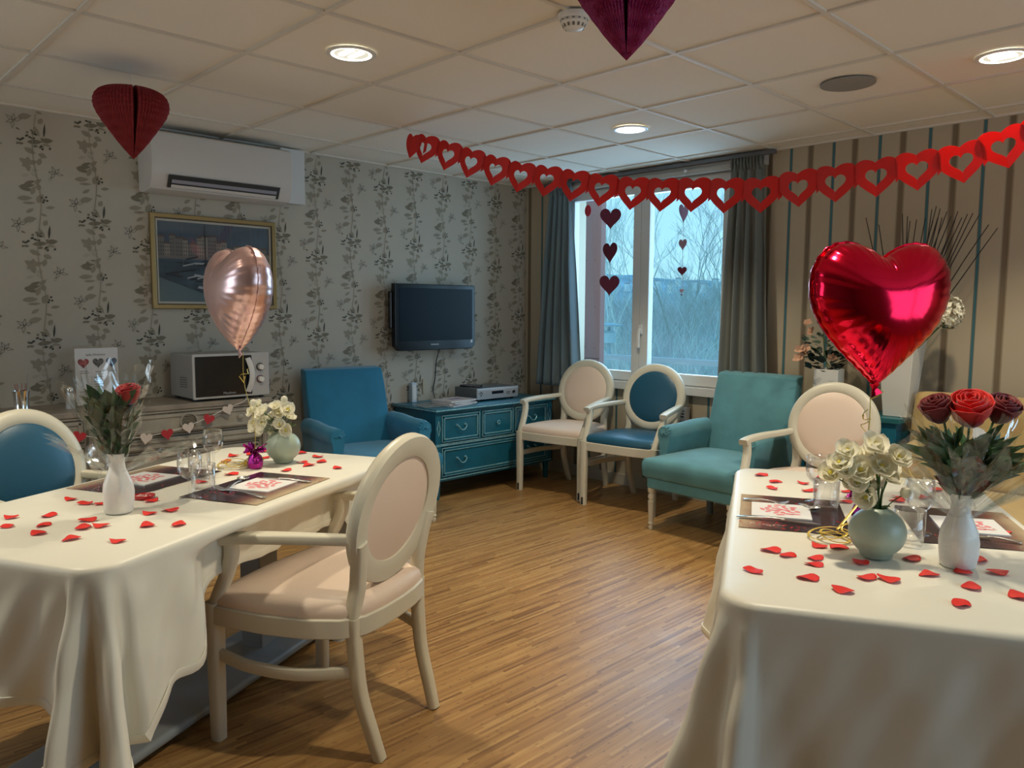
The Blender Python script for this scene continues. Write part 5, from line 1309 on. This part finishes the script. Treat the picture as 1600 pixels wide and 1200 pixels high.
for k, (x, y, a) in enumerate([(.22, -1.23, .3), (.33, -1.26, -.1)]):
    tag(MB().box(-.07, .07, -.10, .10, 0, .0012).build('leaflet', mat('leaflet paper %s' % 'ab'[k], (.16, .19, .20), .35, var=.5, vscale=25), loc=(x, y, DT + .0004 + .0014 * k), rot=(0, 0, a)), ['grey leaflet lying on the blue dresser nearest the wall, left of the magazines', 'grey leaflet on the front left corner of the blue dresser'][k], 'leaflet')
bx = thing('white_box', 'slim white device standing upright on the dresser against the papered wall', 'network box', (0, 0, DT)); MB().box(.02, .06, -1.238, -1.195, 0, .145).build('casing', mat('bluish white plastic', (.50, .60, .68), .4), bx, bevel=.004)
MB().box(.0605, .061, -1.230, -1.203, .02, .13).build('front_panel', M_white, bx)
sw = thing('wall_socket', 'cream socket plate on the papered wall above the dresser', 'socket', (0, -1.088, .745)); MB().box(0, .010, -.012, .012, -.055, .055).build('plate', mat('cream plastic', (.45, .40, .30), .5), sw, bevel=.002)
# ------------------------------------------------------------------ things on the sideboard
mw = thing('microwave_oven', 'silver and black microwave oven on the grey sideboard', 'microwave oven', (.405, -2.755, ST))
M_mw = mat('microwave silver', (.46, .455, .45), .38, metal=.25); M_mwside = mat('microwave side', (.34, .325, .30), .45, metal=.2)
MB().box(-.33, -.012, -.218, .218, .014, .258).build('casing', M_mwside, mw, bevel=.008)
MB().box(-.014, .002, -.222, .222, .012, .262).build('front_frame', M_mw, mw, bevel=.005)
dd = MB().box(.001, .007, -.210, .115, .026, .248).build('door', M_black, mw, bevel=.003)
MB().box(.0068, .0074, -.165, .075, .062, .200).build('door_window', mat('mesh window', (.012, .013, .014), .15), dd)
MB().rbar(smooth_path([(.012, .088, .232), (.026, .100, .18), (.030, .104, .135), (.026, .100, .09), (.012, .088, .04)], 5), (.030, .012), up=(1, 0, 0)).build('handle', mat('handle white', (.62, .61, .60), .3), dd)
text_mesh('Moulinex', .020, mat('grey lettering', (.30, .30, .30), .4), dd, Matrix(((0, 0, 1, .0074), (1, 0, 0, -.02), (0, 1, 0, .040), (0, 0, 0, 1))), 'brand_lettering', .0003)
for z, c in ((.178, (.6, .6, .6)), (.108, (.6, .6, .6))):
    MB().lathe([(0, 0), (.022, 0), (.022, .004), (.0, .004)], 24, M=Matrix.Translation((.002, .165, z)) @ Matrix.Rotation(PI / 2, 4, 'Y')).build('dial_ring', M_black if z > .15 else mat('maroon ring', (.10, .01, .03), .4), mw)
    MB().lathe([(0, 0), (.017, 0), (.015, .022), (.0, .024)], 24, M=Matrix.Translation((.005, .165, z)) @ Matrix.Rotation(PI / 2, 4, 'Y')).build('dial', M_white, mw)
    tk = MB()
    for a in range(9): q = math.radians(-30 + a * 30); tk.box(.0022, .0028, .165 + .029 * math.cos(q) - .001, .165 + .029 * math.cos(q) + .001, z + .029 * math.sin(q) - .001, z + .029 * math.sin(q) + .001)
    tk.build('scale_marks', M_black, mw)
vt = MB()
for i in range(5):
    for j in range(5): vt.lathe([(0, .0008), (.0042, .0008), (.0042, 0)], 10, M=Matrix.Translation((-.10 - .02 * i + (.0 if j % 2 else .0), -.218, .075 + .013 * j)) @ Matrix.Rotation(PI / 2, 4, 'X'))
vt.build('vent_holes', M_dark, mw)
for x in (-.30, -.04):
    for y in (-.19, .19): MB().lathe([(0, 0), (.014, 0), (.014, .014), (0, .014)], 12, M=Matrix.Translation((x, y, 0))).build('foot', M_rub, mw)
ps = thing('menu_stand', 'white notice with heart pictures in a clear upright stand on the grey sideboard', 'notice', (.195, -3.392, ST), .12)
MB().box(-.002, .002, -.113, .113, .004, .318).build('clear_plate', M_glass, ps); MB().box(-.05, .03, -.113, .113, 0, .004).build('foot', M_glass, ps)
pp = MB(); pp.box(-.001, .0022, -.108, .108, .006, .302)
sheet_ = pp.build('printed_sheet', M_paper, ps)
Mp = Matrix(((0, 0, 1, .0026), (1, 0, 0, 0), (0, 1, 0, 0), (0, 0, 0, 1)))
gr_ = mat('grey print', (.17, .17, .17), .7); hp = MB(); Rr = random.Random(2)
for i, (cy, c) in enumerate([(-.068, 1), (.006, 2), (.074, 3)]):
    hp.prism([(x + cy, z + .222) for x, z in heart2(28, .056, .052)], 0, .0004, c, Mp)
for y0, y1, z in [(-.085, -.045, .182), (-.085, -.04, .172), (-.01, .03, .177), (.055, .10, .177), (-.02, .02, .10), (-.02, .03, .112), (-.02, .02, .124), (-.02, .03, .136), (-.02, .03, .148), (-.09, -.02, .075), (-.07, .06, .060), (-.08, .05, .045)]: hp.prism([(y0, z), (y1, z), (y1, z + .003), (y0, z + .003)], 0, .0003, 0, Mp)
for z in (.10, .112, .124, .136, .148): hp.prism([(-.032, z), (-.028, z), (-.028, z + .004), (-.032, z + .004)], 0, .0003, 0, Mp)
hp.prism([(-.105, .035), (.105, .035), (.105, .085), (-.105, .085)], -.0002, -.0001, 4, Mp)
hp.build('print', [gr_, mat('heart photo red', (.30, .07, .07), .6, var=.8, vscale=60), mat('heart photo grey', (.14, .13, .12), .6, var=.6, vscale=60), mat('heart photo blue', (.12, .15, .20), .6, var=.6, vscale=60), mat('pale panel', (.60, .60, .60), .7)], sheet_, smooth=False)
text_mesh("Salle d'honneur", .016, gr_, sheet_, Matrix(((0, 0, 1, .0026), (1, 0, 0, -.005), (0, 1, 0, .268), (0, 0, 0, 1))), 'title_lettering', .0002)
cu = thing('steel_cup', 'small steel beaker of sugar sticks at the left end of the sideboard', 'beaker', (.30, -3.765, ST))
MB().lathe([(0, 0), (.030, 0), (.034, .006), (.031, .014), (.034, .09), (.038, .112), (.036, .112), (.032, .09), (.029, .016), (0, .014)], 32).build('body', M_chrome, cu, angle=60)
for k in range(7):
    a = k * .9; s = tag(MB().rbar([(0, 0, 0), (.012 * math.cos(a), .012 * math.sin(a), .085)], (.008, .003), up=(0, 1, 0)).build('sugar_stick', mat('sugar paper', (.34, .17, .14), .6), loc=(.30 + .012 * math.cos(a), -3.765 + .012 * math.sin(a), ST + .06)), 'paper sugar stick in the steel beaker on the sideboard', 'sugar stick', 'sugar sticks in the beaker')
tag(MB().tube([(0, 0, 0), (.0, .012, .16)], .0022, 8).build('drink_stirrer', mat('grey stirrer', (.25, .24, .22), .5), loc=(.31, -3.748, ST + .03)), 'thin grey stirrer standing tall in the steel beaker', 'stirrer')
sh = thing('sugar_shaker', 'small glass shaker with a chrome cap, left of the notice on the sideboard', 'shaker', (.25, -3.540, ST))
MB().lathe([(0, 0), (.022, 0), (.024, .004), (.016, .080), (0, .080)], 20).build('jar', mat('shaker glass', (.60, .64, .66), .15), sh); MB().lathe([(0, .080), (.015, .080), (.017, .086), (.016, .105), (.010, .112), (0, .113)], 20).build('cap', M_chrome, sh)
# heart bunting on the sideboard front
M_hcream = mat('cream card', (.60, .52, .46), .7); M_hred = mat('red card', (.42, .02, .03), .7); M_str = mat('white string', (.6, .6, .58), .7)
bn = thing('heart_bunting', 'string of cream and red card hearts hanging across the front of the grey sideboard', 'bunting', (0, 0, 0))
H_ = [(-2.803, .757, 1), (-2.916, .713, 0), (-3.026, .678, 1), (-3.138, .655, 0), (-3.248, .644, 1), (-3.36, .645, 0), (-3.46, .66, 1), (-3.562, .687, 0), (-3.640, .72, 1)]
MB().tube(smooth_path([(.25, -2.62, ST + .004), (.437, -2.69, ST + .004), (.445, -2.72, .795)] + [(.446, y, z + .014) for y, z, c in H_] + [(.45, -3.72, .775)], 4), .0022, 6).build('string', M_str, bn)
for i, (y, z, c) in enumerate(H_):
    Mh = Matrix.Translation((.449, y, z)) @ Matrix.Rotation([.3, -.3, .15, .1, -.2, .2, 0, -.3, .3][i], 4, 'X') @ Matrix(((0, 0, 1, 0), (1, 0, 0, 0), (0, 1, 0, 0), (0, 0, 0, 1)))
    MB().prism(heart2(32, .062, .060), 0, .0015, 0, Mh).build('card_heart', M_hcream if c else M_hred, bn, fix=True)
# ------------------------------------------------------------------ paper heart garland
M_gar = mat('red tissue card', (.60, .018, .016), .55, sheen=.2)
def garl_mat():
    m = bpy.data.materials.new('red garland paper'); m.use_nodes = True; nt = m.node_tree; b = nt.nodes['Principled BSDF']
    b.inputs['Base Color'].default_value = (.66, .020, .014, 1); b.inputs['Roughness'].default_value = .5
    tl = nd(nt, 'BsdfTranslucent'); tl.inputs[0].default_value = (.75, .03, .015, 1); mx = nd(nt, 'MixShader'); mx.inputs[0].default_value = .35
    nt.links.new(b.outputs[0], mx.inputs[1]); nt.links.new(tl.outputs[0], mx.inputs[2]); nt.links.new(mx.outputs[0], nt.nodes['Material Output'].inputs[0]); return m
M_gar = garl_mat()
GA, GB = Vector((1.018, -1.954, 0)), Vector((3.9, -1.2, 0)); gd = (GB - GA).normalized(); gn = Vector((gd.y, -gd.x, 0))
GC = [[1.044, -1.947, 2.242], [1.128, -1.925, 2.218], [1.274, -1.887, 2.168], [1.419, -1.849, 2.115], [1.57, -1.809, 2.063], [1.719, -1.771, 2.017], [1.868, -1.732, 1.985], [2.016, -1.693, 1.951], [2.165, -1.654, 1.918], [2.321, -1.613, 1.891], [2.464, -1.576, 1.874], [2.607, -1.538, 1.864], [2.752, -1.5, 1.85], [2.903, -1.461, 1.842], [3.053, -1.422, 1.858], [3.196, -1.384, 1.868], [3.345, -1.345, 1.879], [3.488, -1.308, 1.894], [3.635, -1.269, 1.91], [3.767, -1.235, 1.952], [3.90, -1.20, 1.995], [4.03, -1.166, 2.04]]
gt = thing('heart_garland', 'long red paper garland of cut out hearts strung across the room below the ceiling', 'garland', (0, 0, 0))
for i, p in enumerate(GC):
    p = Vector(p); a = Vector(GC[max(i - 1, 0)]); b_ = Vector(GC[min(i + 1, len(GC) - 1)]); sl = (b_ - a).normalized(); sl = (gd + Vector((0, 0, sl.z * .85))).normalized(); upv = gn.cross(sl); upv = upv if upv.z > 0 else -upv
    W = .176; Hh = .158
    N = 40
    fold = .020 if i > 1 else .03
    def q3(x, z, off=0): return p + sl * x + upv * (z - .012) + gn * (fold * (1 - abs(x) / (W / 2)) * (.9 if i % 1 == 0 else 1) + off) 
    out = fat_heart(N, W, Hh); inn = [(x * .46, z * .46 - .002) for x, z in heart2(N, W, Hh)]
    if i == 0: out = [(x * .62 - .0, z * .85) for x, z in out]; inn = None
    g = MB()
    if inn:
        g.add([q3(x, z) for x, z in out] + [q3(x, z) for x, z in inn], [[k, (k + 1) % N, N + (k + 1) % N, N + k] for k in range(N)])
    else: g.add([q3(x, z) for x, z in out] + [q3(0, 0)], [[k, (k + 1) % N, N] for k in range(N)])
    # paper bridge to the next heart
    if i < len(GC) - 1:
        e = W * .5; g.add([q3(e * .80, -.030), q3(e * .99, -.012), q3(e * .99, .055), q3(e * .80, .062)], [[0, 1, 2, 3]])
    g.build('paper_heart', M_gar, gt, smooth=False, solid=.0008)
MB().tube([(1.02, -1.955, HC), (1.03, -1.95, 2.30)], .001, 5).build('thread', M_str, gt)
# ------------------------------------------------------------------ heart strings in the window
M_felt = mat('dark red felt', (.13, .010, .030), .8); M_pinkc = mat('pink card', (.36, .24, .30), .7)
def hstring(x, y, hearts, label, zb):
    t = thing('heart_hanging', label, 'hanging hearts', (x, y, 0))
    MB().tube([(0, 0, 2.26), (.0, 0, zb)], .0012, 5).build('string', M_str, t)
    MB().box(-.006, .006, -.004, .02, 2.255, 2.27).build('hook', M_white, t)
    for (z, w, h, rot, m) in hearts: MB().prism(heart2(40, w, h), -.0015, .0015, 0, Matrix.Translation((0, -.003, z)) @ Matrix.Rotation(rot, 4, 'Z') @ Matrix.Rotation(PI / 2, 4, 'X')).build('felt_heart', m, t, fix=True)
f0 = math.atan2(AX_R.y, AX_R.x)
hstring(.975, -.10, [(1.990, .155, .155, f0 - .1, M_felt), (1.741, .155, .155, f0 - .95, M_felt), (1.502, .150, .155, f0 + .05, M_felt)], 'string of three dark red hearts hanging in the left half of the window', 1.55)
hstring(1.604, -.10, [(1.975, .135, .125, f0 + .9, M_felt), (1.768, .075, .078, f0 - 1.0, M_pinkc), (1.590, .064, .062, f0, M_felt), (1.455, .030, .032, f0, M_pinkc), (1.43, .012, .012, f0, M_felt)], 'string of small red and pink hearts hanging in the right half of the window', 1.43)
# ------------------------------------------------------------------ honeycomb hearts
def honey(name, label, loc, R_, H, m, a_open, mcard):
    t = thing(name, label, 'paper heart', loc)
    pf = [(0, 0), (.10, .055), (.34, .20), (.62, .40), (.86, .58), (.98, .71), (1.0, .80), (.95, .89), (.82, .955), (.62, .99), (.40, 1.0), (.22, .985), (.08, .94), (0, .90)]
    pf = [(r * R_, z * H) for r, z in pf]
    P = [Vector((r, 0, z)) for r, z in pf]; P = smooth_path(P, 3); n = 132; gap = math.radians(7); b = MB()
    def fn(u, v):
        i = v * (len(P) - 1); k = min(int(i), len(P) - 2); f = i - k; r = P[k].x * (1 - f) + P[k + 1].x * f; z = P[k].z * (1 - f) + P[k + 1].z * f
        a = a_open + gap / 2 + (2 * PI - gap) * u; j = int(round(u * n)); 
        r = max(0, r) * (1 + (.030 if j % 2 else -.030) * (1 if int(v * 39) % 2 else .55))
        return (r * math.cos(a), r * math.sin(a), z)
    b.grid(fn, n, 39); b.build('tissue', m, t, smooth=False)
    for s in (-1, 1):
        a = a_open + s * gap / 2; MB().add([(p.x * math.cos(a), p.x * math.sin(a), p.z) for p in P], [list(range(len(P)))]).build('card_face', mcard, t, smooth=False, solid=.0008)
    MB().tube([(0, 0, H * .9), (0, 0, HC - loc[2])], .0008, 5).build('thread', M_str, t)
    return t
M_tis = mat('red tissue', (.20, .005, .008), .75, bump=.4, bscale=140)
PLH = (1.134, -3.485, 1.943)
honey('honeycomb_heart', 'dark red honeycomb paper heart hanging left of the air conditioner', PLH, .142, .285, M_tis, math.atan2(CAM.y - PLH[1], CAM.x - PLH[0]) + .12, mat('red card face', (.17, .005, .008), .7))
M_mag = mat('magenta foil tissue', (.22, .003, .07), .35, metal=.35, bump=.5, bscale=120)
PMH = (3.167, -2.781, 2.056)
honey('honeycomb_heart', 'magenta foil honeycomb heart at the top edge, in front of the smoke detector', PMH, .165, .31, M_mag, math.atan2(CAM.y - PMH[1], CAM.x - PMH[0]) - .05, mat('magenta card face', (.18, .003, .055), .35, metal=.3))
# ------------------------------------------------------------------ planters on the console
CT = .7555
M_pw = mat('white glazed planter', (.62, .61, .57), .35)
pl1 = thing('square_planter', 'small square white planter with dark foliage, left on the teal console', 'planter', (2.69, -.20, CT), .15)
MB().ringprism([(-.068, -.068), (.068, -.068), (.068, .068), (-.068, .068)], [(-.060, -.060), (.060, -.060), (.060, .060), (-.060, .060)], 0, .235, 0).box(-.062, .062, -.062, .062, .0, .20).build('pot', M_pw, pl1, bevel=.003, fix=True)
fb = thing('artificial_plant', 'dark leafy plant with peach blossoms in the small white planter', 'plant', (2.69, -.20, CT + .20)); R = random.Random(6)
M_dl = mat('near black leaf', (.010, .02, .016), .5); M_gl = mat('grey green leaf', (.07, .11, .08), .55); M_pe = mat('peach blossom', (.48, .27, .17), .7)
for mm, n, r0, zc, sz, nm in [(M_dl, 46, .10, .07, .055, 'dark_leaves'), (M_gl, 34, .12, .17, .05, 'green_leaves')]:
    g = MB()
    for k in range(n):
        a = R.uniform(0, 6.28); rr = R.uniform(.02, r0); z = zc + R.uniform(-.05, .06); Mx = Matrix.Translation((rr * math.cos(a) - .03, rr * math.sin(a), z)) @ Euler((R.uniform(-.8, .8), R.uniform(-.9, .3), a)).to_matrix().to_4x4(); L = sz * R.uniform(.7, 1.2)
        g.grid(lambda u, v: Mx @ Vector((L * v, (u - .5) * L * .8 * math.sin(PI * (v * .9 + .05)), .1 * L * math.sin(PI * v))), 3, 4)
    g.build(nm, mm, fb, angle=180)
def small_fl(x, y, z, r, m, seed, parent, nm):
    R2 = random.Random(seed); g = MB()
    for k in range(5):
        a = k * 1.257; Mx = Matrix.Translation((x, y, z)) @ Euler((R2.uniform(.6, 1.4), 0, R2.uniform(-.6, .6))).to_matrix().to_4x4() @ Matrix.Rotation(a, 4, 'Z') @ Matrix.Rotation(-.4, 4, 'Y')
        g.grid(lambda u, v: Mx @ Vector((r * v, (u - .5) * r * .9 * math.sin(PI * (v * .8 + .1)), .1 * r * v)), 3, 3)
    g.build(nm, m, parent, angle=180)
for k, q in enumerate([(2.562, -0.332, 1.051), (2.584, -0.308, 1.077), (2.568, -0.325, 1.103), (2.595, -0.298, 1.251), (2.612, -0.280, 1.207), (2.591, -0.301, 1.107), (2.699, -0.190, 1.052)]): small_fl(q[0] - 2.69, q[1] + .20, q[2] - CT - .20, .032, M_pe, k, fb, 'blossom')
MB().tube(smooth_path([(0, 0, 0), (-.03, 0, .12), (-.045, .0, .25), (-.06, .0, .33)], 5), .003, 6).tube(smooth_path([(0, 0, .05), (-.07, 0, .14), (-.12, 0, .16)], 5), .002, 6).build('branch', M_stem, fb)
pl2 = thing('tall_planter', 'tall tapered white vase on the teal console beside the yellow sofa', 'vase', (3.085, -.20, CT))
def sq(h): return [(-h, -h), (h, -h), (h, h), (-h, h)]
tpv = MB(); A_, B_ = .062, .100
tpv.add([(x, y, 0) for x, y in sq(A_)] + [(x, y, .50) for x, y in sq(B_)] + [(x, y, .50) for x, y in sq(B_ - .008)] + [(x, y, .03) for x, y in sq(A_ - .008)], [[3, 2, 1, 0], [0, 1, 5, 4], [1, 2, 6, 5], [2, 3, 7, 6], [3, 0, 4, 7], [4, 5, 9, 8], [5, 6, 10, 9], [6, 7, 11, 10], [7, 4, 8, 11], [8, 9, 13, 12], [9, 10, 14, 13], [10, 11, 15, 14], [11, 8, 12, 15], [12, 13, 14, 15]])
tpv.build('body', M_pw, pl2, bevel=.004, fix=True)
def rel2(q): return (q[0] - 3.085, q[1] + .20, q[2] - CT)
tw = thing('dry_twigs', 'fan of thin black twigs rising from the tall white vase behind the red balloon', 'twigs', (3.085, -.20, CT)); R = random.Random(8)
tips = [(2.858, -0.200, 1.844), (2.929, -0.200, 1.801), (3.050, -0.200, 1.850), (3.077, -0.200, 1.834), (3.091, -0.200, 1.809), (3.123, -0.200, 1.813), (3.183, -0.250, 1.814), (3.196, -0.200, 1.861), (3.217, -0.200, 1.875), (3.236, -0.200, 1.860), (3.232, -0.150, 1.819), (3.270, -0.200, 1.844), (3.290, -0.200, 1.817), (3.321, -0.200, 1.840), (3.312, -0.100, 1.817), (3.366, -0.200, 1.823), (3.404, -0.250, 1.819), (3.419, -0.200, 1.813), (3.465, -0.200, 1.762), (3.505, -0.200, 1.743), (2.733, -0.200, 1.689), (3.195, -0.100, 1.826), (3.339, -0.300, 1.782), (3.237, -0.300, 1.790)]
for k, q in enumerate(tips):
    q = Vector(rel2(q)); s_ = (R.uniform(-.04, .04), R.uniform(-.04, .04), .05)
    MB().tube(smooth_path([s_, (q.x * .25, q.y * .3, .45), (q.x * .62 + R.uniform(-.015, .015), q.y * .6, .45 + (q.z - .45) * .55), q], 5), [.0046 - .0026 * i / 15 for i in range(16)], 6).build('twig', mat('black twig', (.012, .010, .009), .7), tw)
hy = thing('hydrangea_head', 'round white hydrangea head leaning out right of the red balloon', 'flowers', (3.085, -.20, CT)); hc = Vector(rel2((3.328, -0.300, 1.323)))
g = MB(); R = random.Random(3)
for k in range(150):
    d = Vector((R.gauss(0, 1), R.gauss(0, 1), R.gauss(0, 1))).normalized(); c = hc + Vector((d.x * .070, d.y * .070, d.z * .078)) * R.uniform(.85, 1.05); q = d.to_track_quat('Z', 'Y').to_matrix().to_4x4(); a0 = R.uniform(0, 6)
    for j in range(4):
        Mx = Matrix.Translation(c) @ q @ Matrix.Rotation(a0 + j * PI / 2, 4, 'Z') @ Matrix.Rotation(-.35, 4, 'Y'); r = .019
        g.add([Mx @ Vector(v) for v in [(0, 0, 0), (r * .6, -r * .5, 0), (r * 1.1, 0, r * .1), (r * .6, r * .5, 0)]], [[0, 1, 2, 3]])
g.build('florets', mat('white hydrangea', (.66, .63, .50), .75), hy, smooth=False)
MB().tube(smooth_path([(0.02, 0, .3), (hc.x * .5 + .01, hc.y * .5, .42), tuple(hc - Vector((0, 0, .04)))], 5), .004, 6).build('stem', M_stem, hy)
g = MB()
for k in range(5):
    a = k * 1.2; g.grid(lambda u, v: tuple(hc + Vector((math.cos(a) * .05 * v - math.sin(a) * (u - .5) * .03 * math.sin(PI * v), math.sin(a) * .05 * v + math.cos(a) * (u - .5) * .03 * math.sin(PI * v), -.065 - .02 * v))), 3, 4)
g.build('leaf', M_gl, hy)
# small heater grille under the window
hg = thing('wall_heater', 'small white slotted heater on the wall behind the dark blue oval chair', 'heater', (1.56, 0, .55))
MB().box(-.09, .075, -.06, -.002, 0, .10).build('casing', M_white, hg, bevel=.006)
g = MB()
for z in (.030, .050, .070): g.box(-.075, .06, -.0615, -.059, z, z + .009)
g.build('slots', M_dark, hg)
# ------------------------------------------------------------------ outside
M_gr = mat('winter ground', (.42, .44, .38), .95, var=.4, vscale=.8)
def terr(u, v):
    y = .8 + 90 * v ** 1.6; x = -95 + 130 * u; z = -3.4 - 1.5 * ss(3, 14, y) + 2.2 * ss(14, 70, y) + .3 * noise.noise(Vector((x * .1, y * .1, 0)))
    return (x, y, z)
struct(MB().grid(terr, 60, 40).build('ground', M_gr))
def hill(u, v): x = -1100 + 1400 * u; return (x, 500 + 300 * v, -60 + (106 + 8 * math.sin(x * .006 + 1) + 4 * math.sin(x * .017) + 3 * noise.noise(Vector((x * .05, 0, 0)))) * math.sin(PI / 2 * min(1, v * 1.05)))
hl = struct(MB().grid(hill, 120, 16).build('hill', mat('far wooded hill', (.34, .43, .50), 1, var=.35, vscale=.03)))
fn_ = thing('facade_fin', 'red brown exterior facade panel seen through the left window pane', 'facade panel', (.27, .55, 0))
MB().box(-.11, .11, -.03, .03, -3.3, 3.2).build('panel', mat('red facade board', (.62, .30, .28), .6), fn_)
g = MB()
for z in (1.0, 1.35, 1.75):
    for x in (-.05, .05): g.lathe([(0, .001), (.004, .001), (.004, 0)], 8, M=Matrix.Translation((x, -.03, z)) @ Matrix.Rotation(PI / 2, 4, 'X'))
g.build('screws', M_dark, fn_); MB().box(-.11, .11, -.0315, -.0295, .905, .909).build('joint', M_dark, fn_)
rl = thing('balcony_rail', 'pale horizontal rail outside across both window panes', 'railing', (0, 1.0, 0))
MB().box(-.12, 3.2, -.02, .02, .865, .915).build('top_rail', mat('pale rail paint', (.62, .70, .76), .5), rl, bevel=.004)
for x in (-.10, 3.1): MB().box(x - .02, x + .02, -.015, .015, -3.4, .87).build('post', mat('pale rail paint', (.62, .70, .76), .5), rl)
lp = thing('street_lamp', 'pale street lamp outside, seen low in the left window pane', 'street lamp', (-5.50, 8, -4.2))
MB().lathe([(0, 0), (.06, 0), (.045, .3), (.04, 4.85), (0, 4.85)], 16).build('pole', mat('lamp grey', (.40, .48, .52), .5), lp)
MB().lathe([(.04, 4.84), (.13, 4.85), (.14, 5.05), (.10, 5.10), (.0, 5.10)], 20).build('lantern', mat('lamp glass', (.55, .65, .68), .4), lp); MB().lathe([(.03, 5.1), (.03, 5.18), (0, 5.18)], 12).lathe([(0, 5.24), (.30, 5.20), (.31, 5.215), (0, 5.27)], 28).build('shade', mat('lamp grey', (.40, .48, .52), .5), lp)
M_bk = mat('winter bark', (.50, .50, .46), .95); M_bk2 = mat('pale winter bark', (.74, .76, .70), .95); M_bk3 = mat('reddish winter twigs', (.66, .55, .55), .95)
def tree(x, y, z, H, seed, label, m, depth=6, spread=.5, trunk=True, r0=None, grp='bare trees outside the window'):
    R = random.Random(seed); g = MB(); tr_ = MB()
    def br(p, d, L, r, lev):
        n = 3; P = [p]; q = p.copy(); dd = d.copy()
        for i in range(n): dd = (dd + Vector((R.uniform(-1, 1), R.uniform(-1, 1), R.uniform(-.3, .7))) * .12).normalized(); q = q + dd * (L / n); P.append(q.copy())
        (tr_ if lev <= 1 else g).tube(P, [r * (1 - .4 * i / n) for i in range(n + 1)], 5 if lev < 2 else 3, cap=False)
        if lev >= depth: return
        for k in range(R.choice([2, 3, 3]) if lev < depth - 1 else 3):
            a = R.uniform(0, 6.28); side = Vector((math.cos(a), math.sin(a), R.uniform(-.1, .5))); nd_ = (dd + side * spread * R.uniform(.6, 1.2)).normalized()
            s = P[-1] if k < 2 else P[2]
            br(s, nd_, L * R.uniform(.62, .85), max(r * .58, .0045), lev + 1)
    t = thing('bare_tree' if trunk else 'bare_shrub', label, 'tree' if trunk else 'shrub', (x, y, z), 0, grp)
    if trunk: br(Vector((0, 0, 0)), Vector((0, 0, 1)), H * .28, r0 or H * .012, 0)
    else:
        for k in range(12): a = R.uniform(0, 6.28); br(Vector((R.uniform(-.5, .5), R.uniform(-.5, .5), 0)), Vector((math.cos(a) * .5, math.sin(a) * .5, 1)).normalized(), H * .34, .012, 2)
    if tr_.v: tr_.build('trunk', m, t)
    g.build('branches', m, t)
    return t
def at(u, v, d):   # a spot outside at distance d in the direction of the pane
    pass
tree(*(-9.260, 13.000, 1.041)[:2], -4.9, 9.2, 1, 'tall bare tree seen through the left window pane', M_bk2, 7, .5)
tree(*(-11.007, 18.000, 0.990)[:2], -4.6, 10.2, 2, 'broad bare tree just right of the window mullion', M_bk, 7, .55)
tree(*(-13.219, 24.000, 0.928)[:2], -4.4, 8.2, 5, 'smaller bare tree on the slope at the right of the window', M_bk, 7, .5)
tree(*(-3.721, 9.000, 1.138)[:2], -4.6, 7.0, 7, 'thin forked sapling against the sky at the right of the window', M_bk, 3, .28, r0=.03)
R = random.Random(31)
sites = [(945, 10), (975, 12), (1030, 8.5), (1055, 11), (1085, 9), (1115, 10), (1135, 13), (1000, 15), (1068, 16), (1100, 17), (1040, 13), (925, 15)]
XY = [(-6.423, 9.000, 1.101), (-7.424, 11.000, 1.077), (-4.609, 8.500, 1.128), (-5.235, 10.000, 1.112), (-4.104, 9.000, 1.133), (-4.269, 10.000, 1.125), (-5.136, 12.000, 1.102), (-9.145, 14.000, 1.037), (-8.308, 15.000, 1.043), (-8.239, 16.000, 1.038), (-7.558, 13.000, 1.064), (-10.973, 14.000, 1.013)]
WH = ['nearest the facade panel', 'low in the left pane behind the street lamp', 'just right of the mullion in front', 'low in the right pane left of its centre', 'at the centre of the right pane', 'right of the centre of the right pane', 'at the right edge of the right pane', 'hidden partly by the mullion', 'behind the others at the centre of the right pane', 'far back right of centre of the right pane', 'behind the one just right of the mullion', 'far back behind the facade panel']
SH = []
for i, p in enumerate(XY): SH.append(tree(p[0], p[1], -4.9 + .02 * p[1], R.uniform(5.0, 6.0), 50 + i, 'tangled bare shrub outside, ' + WH[i], [M_bk2, M_bk3, M_bk][i % 3], 6, .6, trunk=False, grp='bare shrubs outside the window'))
for i, (u_, d_) in enumerate([(0, 20), (1, 24), (2, 21), (3, 28), (4, 26), (5, 32), (6, 36), (7, 30), (8, 42), (9, 38), (10, 23), (11, 34), (12, 46), (13, 27)]):
    q = Vector(XY[i % 12]) - CAM; k = (d_ - CAM.y) / q.y; s = 1.15 + .25 * (d_ / 30)
    o = dup(SH[(i * 5) % 12], (CAM.x + q.x * k + R.uniform(-1.5, 1.5), d_, -4.9 + .035 * d_), (0, 0, R.uniform(0, 6.28)), 'bare shrub in the dense winter thicket far behind the window', 'thicket behind the nearer shrubs'); o.scale = (s, s, s * .9)
# far houses on the slope
SPOTS = [(-450.264, 640.000, 32.112), (-439.841, 660.000, 35.015), (-402.036, 630.000, 30.054), (-391.822, 650.000, 32.822), (-488.096, 640.000, 30.415), (-385.425, 620.000, 27.623), (-407.842, 600.000, 26.953), (-356.335, 600.000, 25.318)]
for i, q in enumerate(SPOTS):
    hs = thing('far_house', 'tiny pale distant house on the wooded hillside beyond the window', 'house', (q[0], q[1], q[2] - 4), 0.3 * i, 'distant houses on the slope')
    MB().box(-2.6, 2.6, -2, 2, -6, 1.6).build('wall', mat('pale render', (.75, .8, .8), .8), hs); MB().add([(-2.9, -2.3, 1.6), (2.9, -2.3, 1.6), (2.9, 2.3, 1.6), (-2.9, 2.3, 1.6), (-2.3, 0, 3.0), (2.3, 0, 3.0)], [[0, 1, 5, 4], [2, 3, 4, 5], [0, 4, 3], [1, 2, 5]]).build('roof', mat('grey roof', (.35, .32, .34), .8), hs)
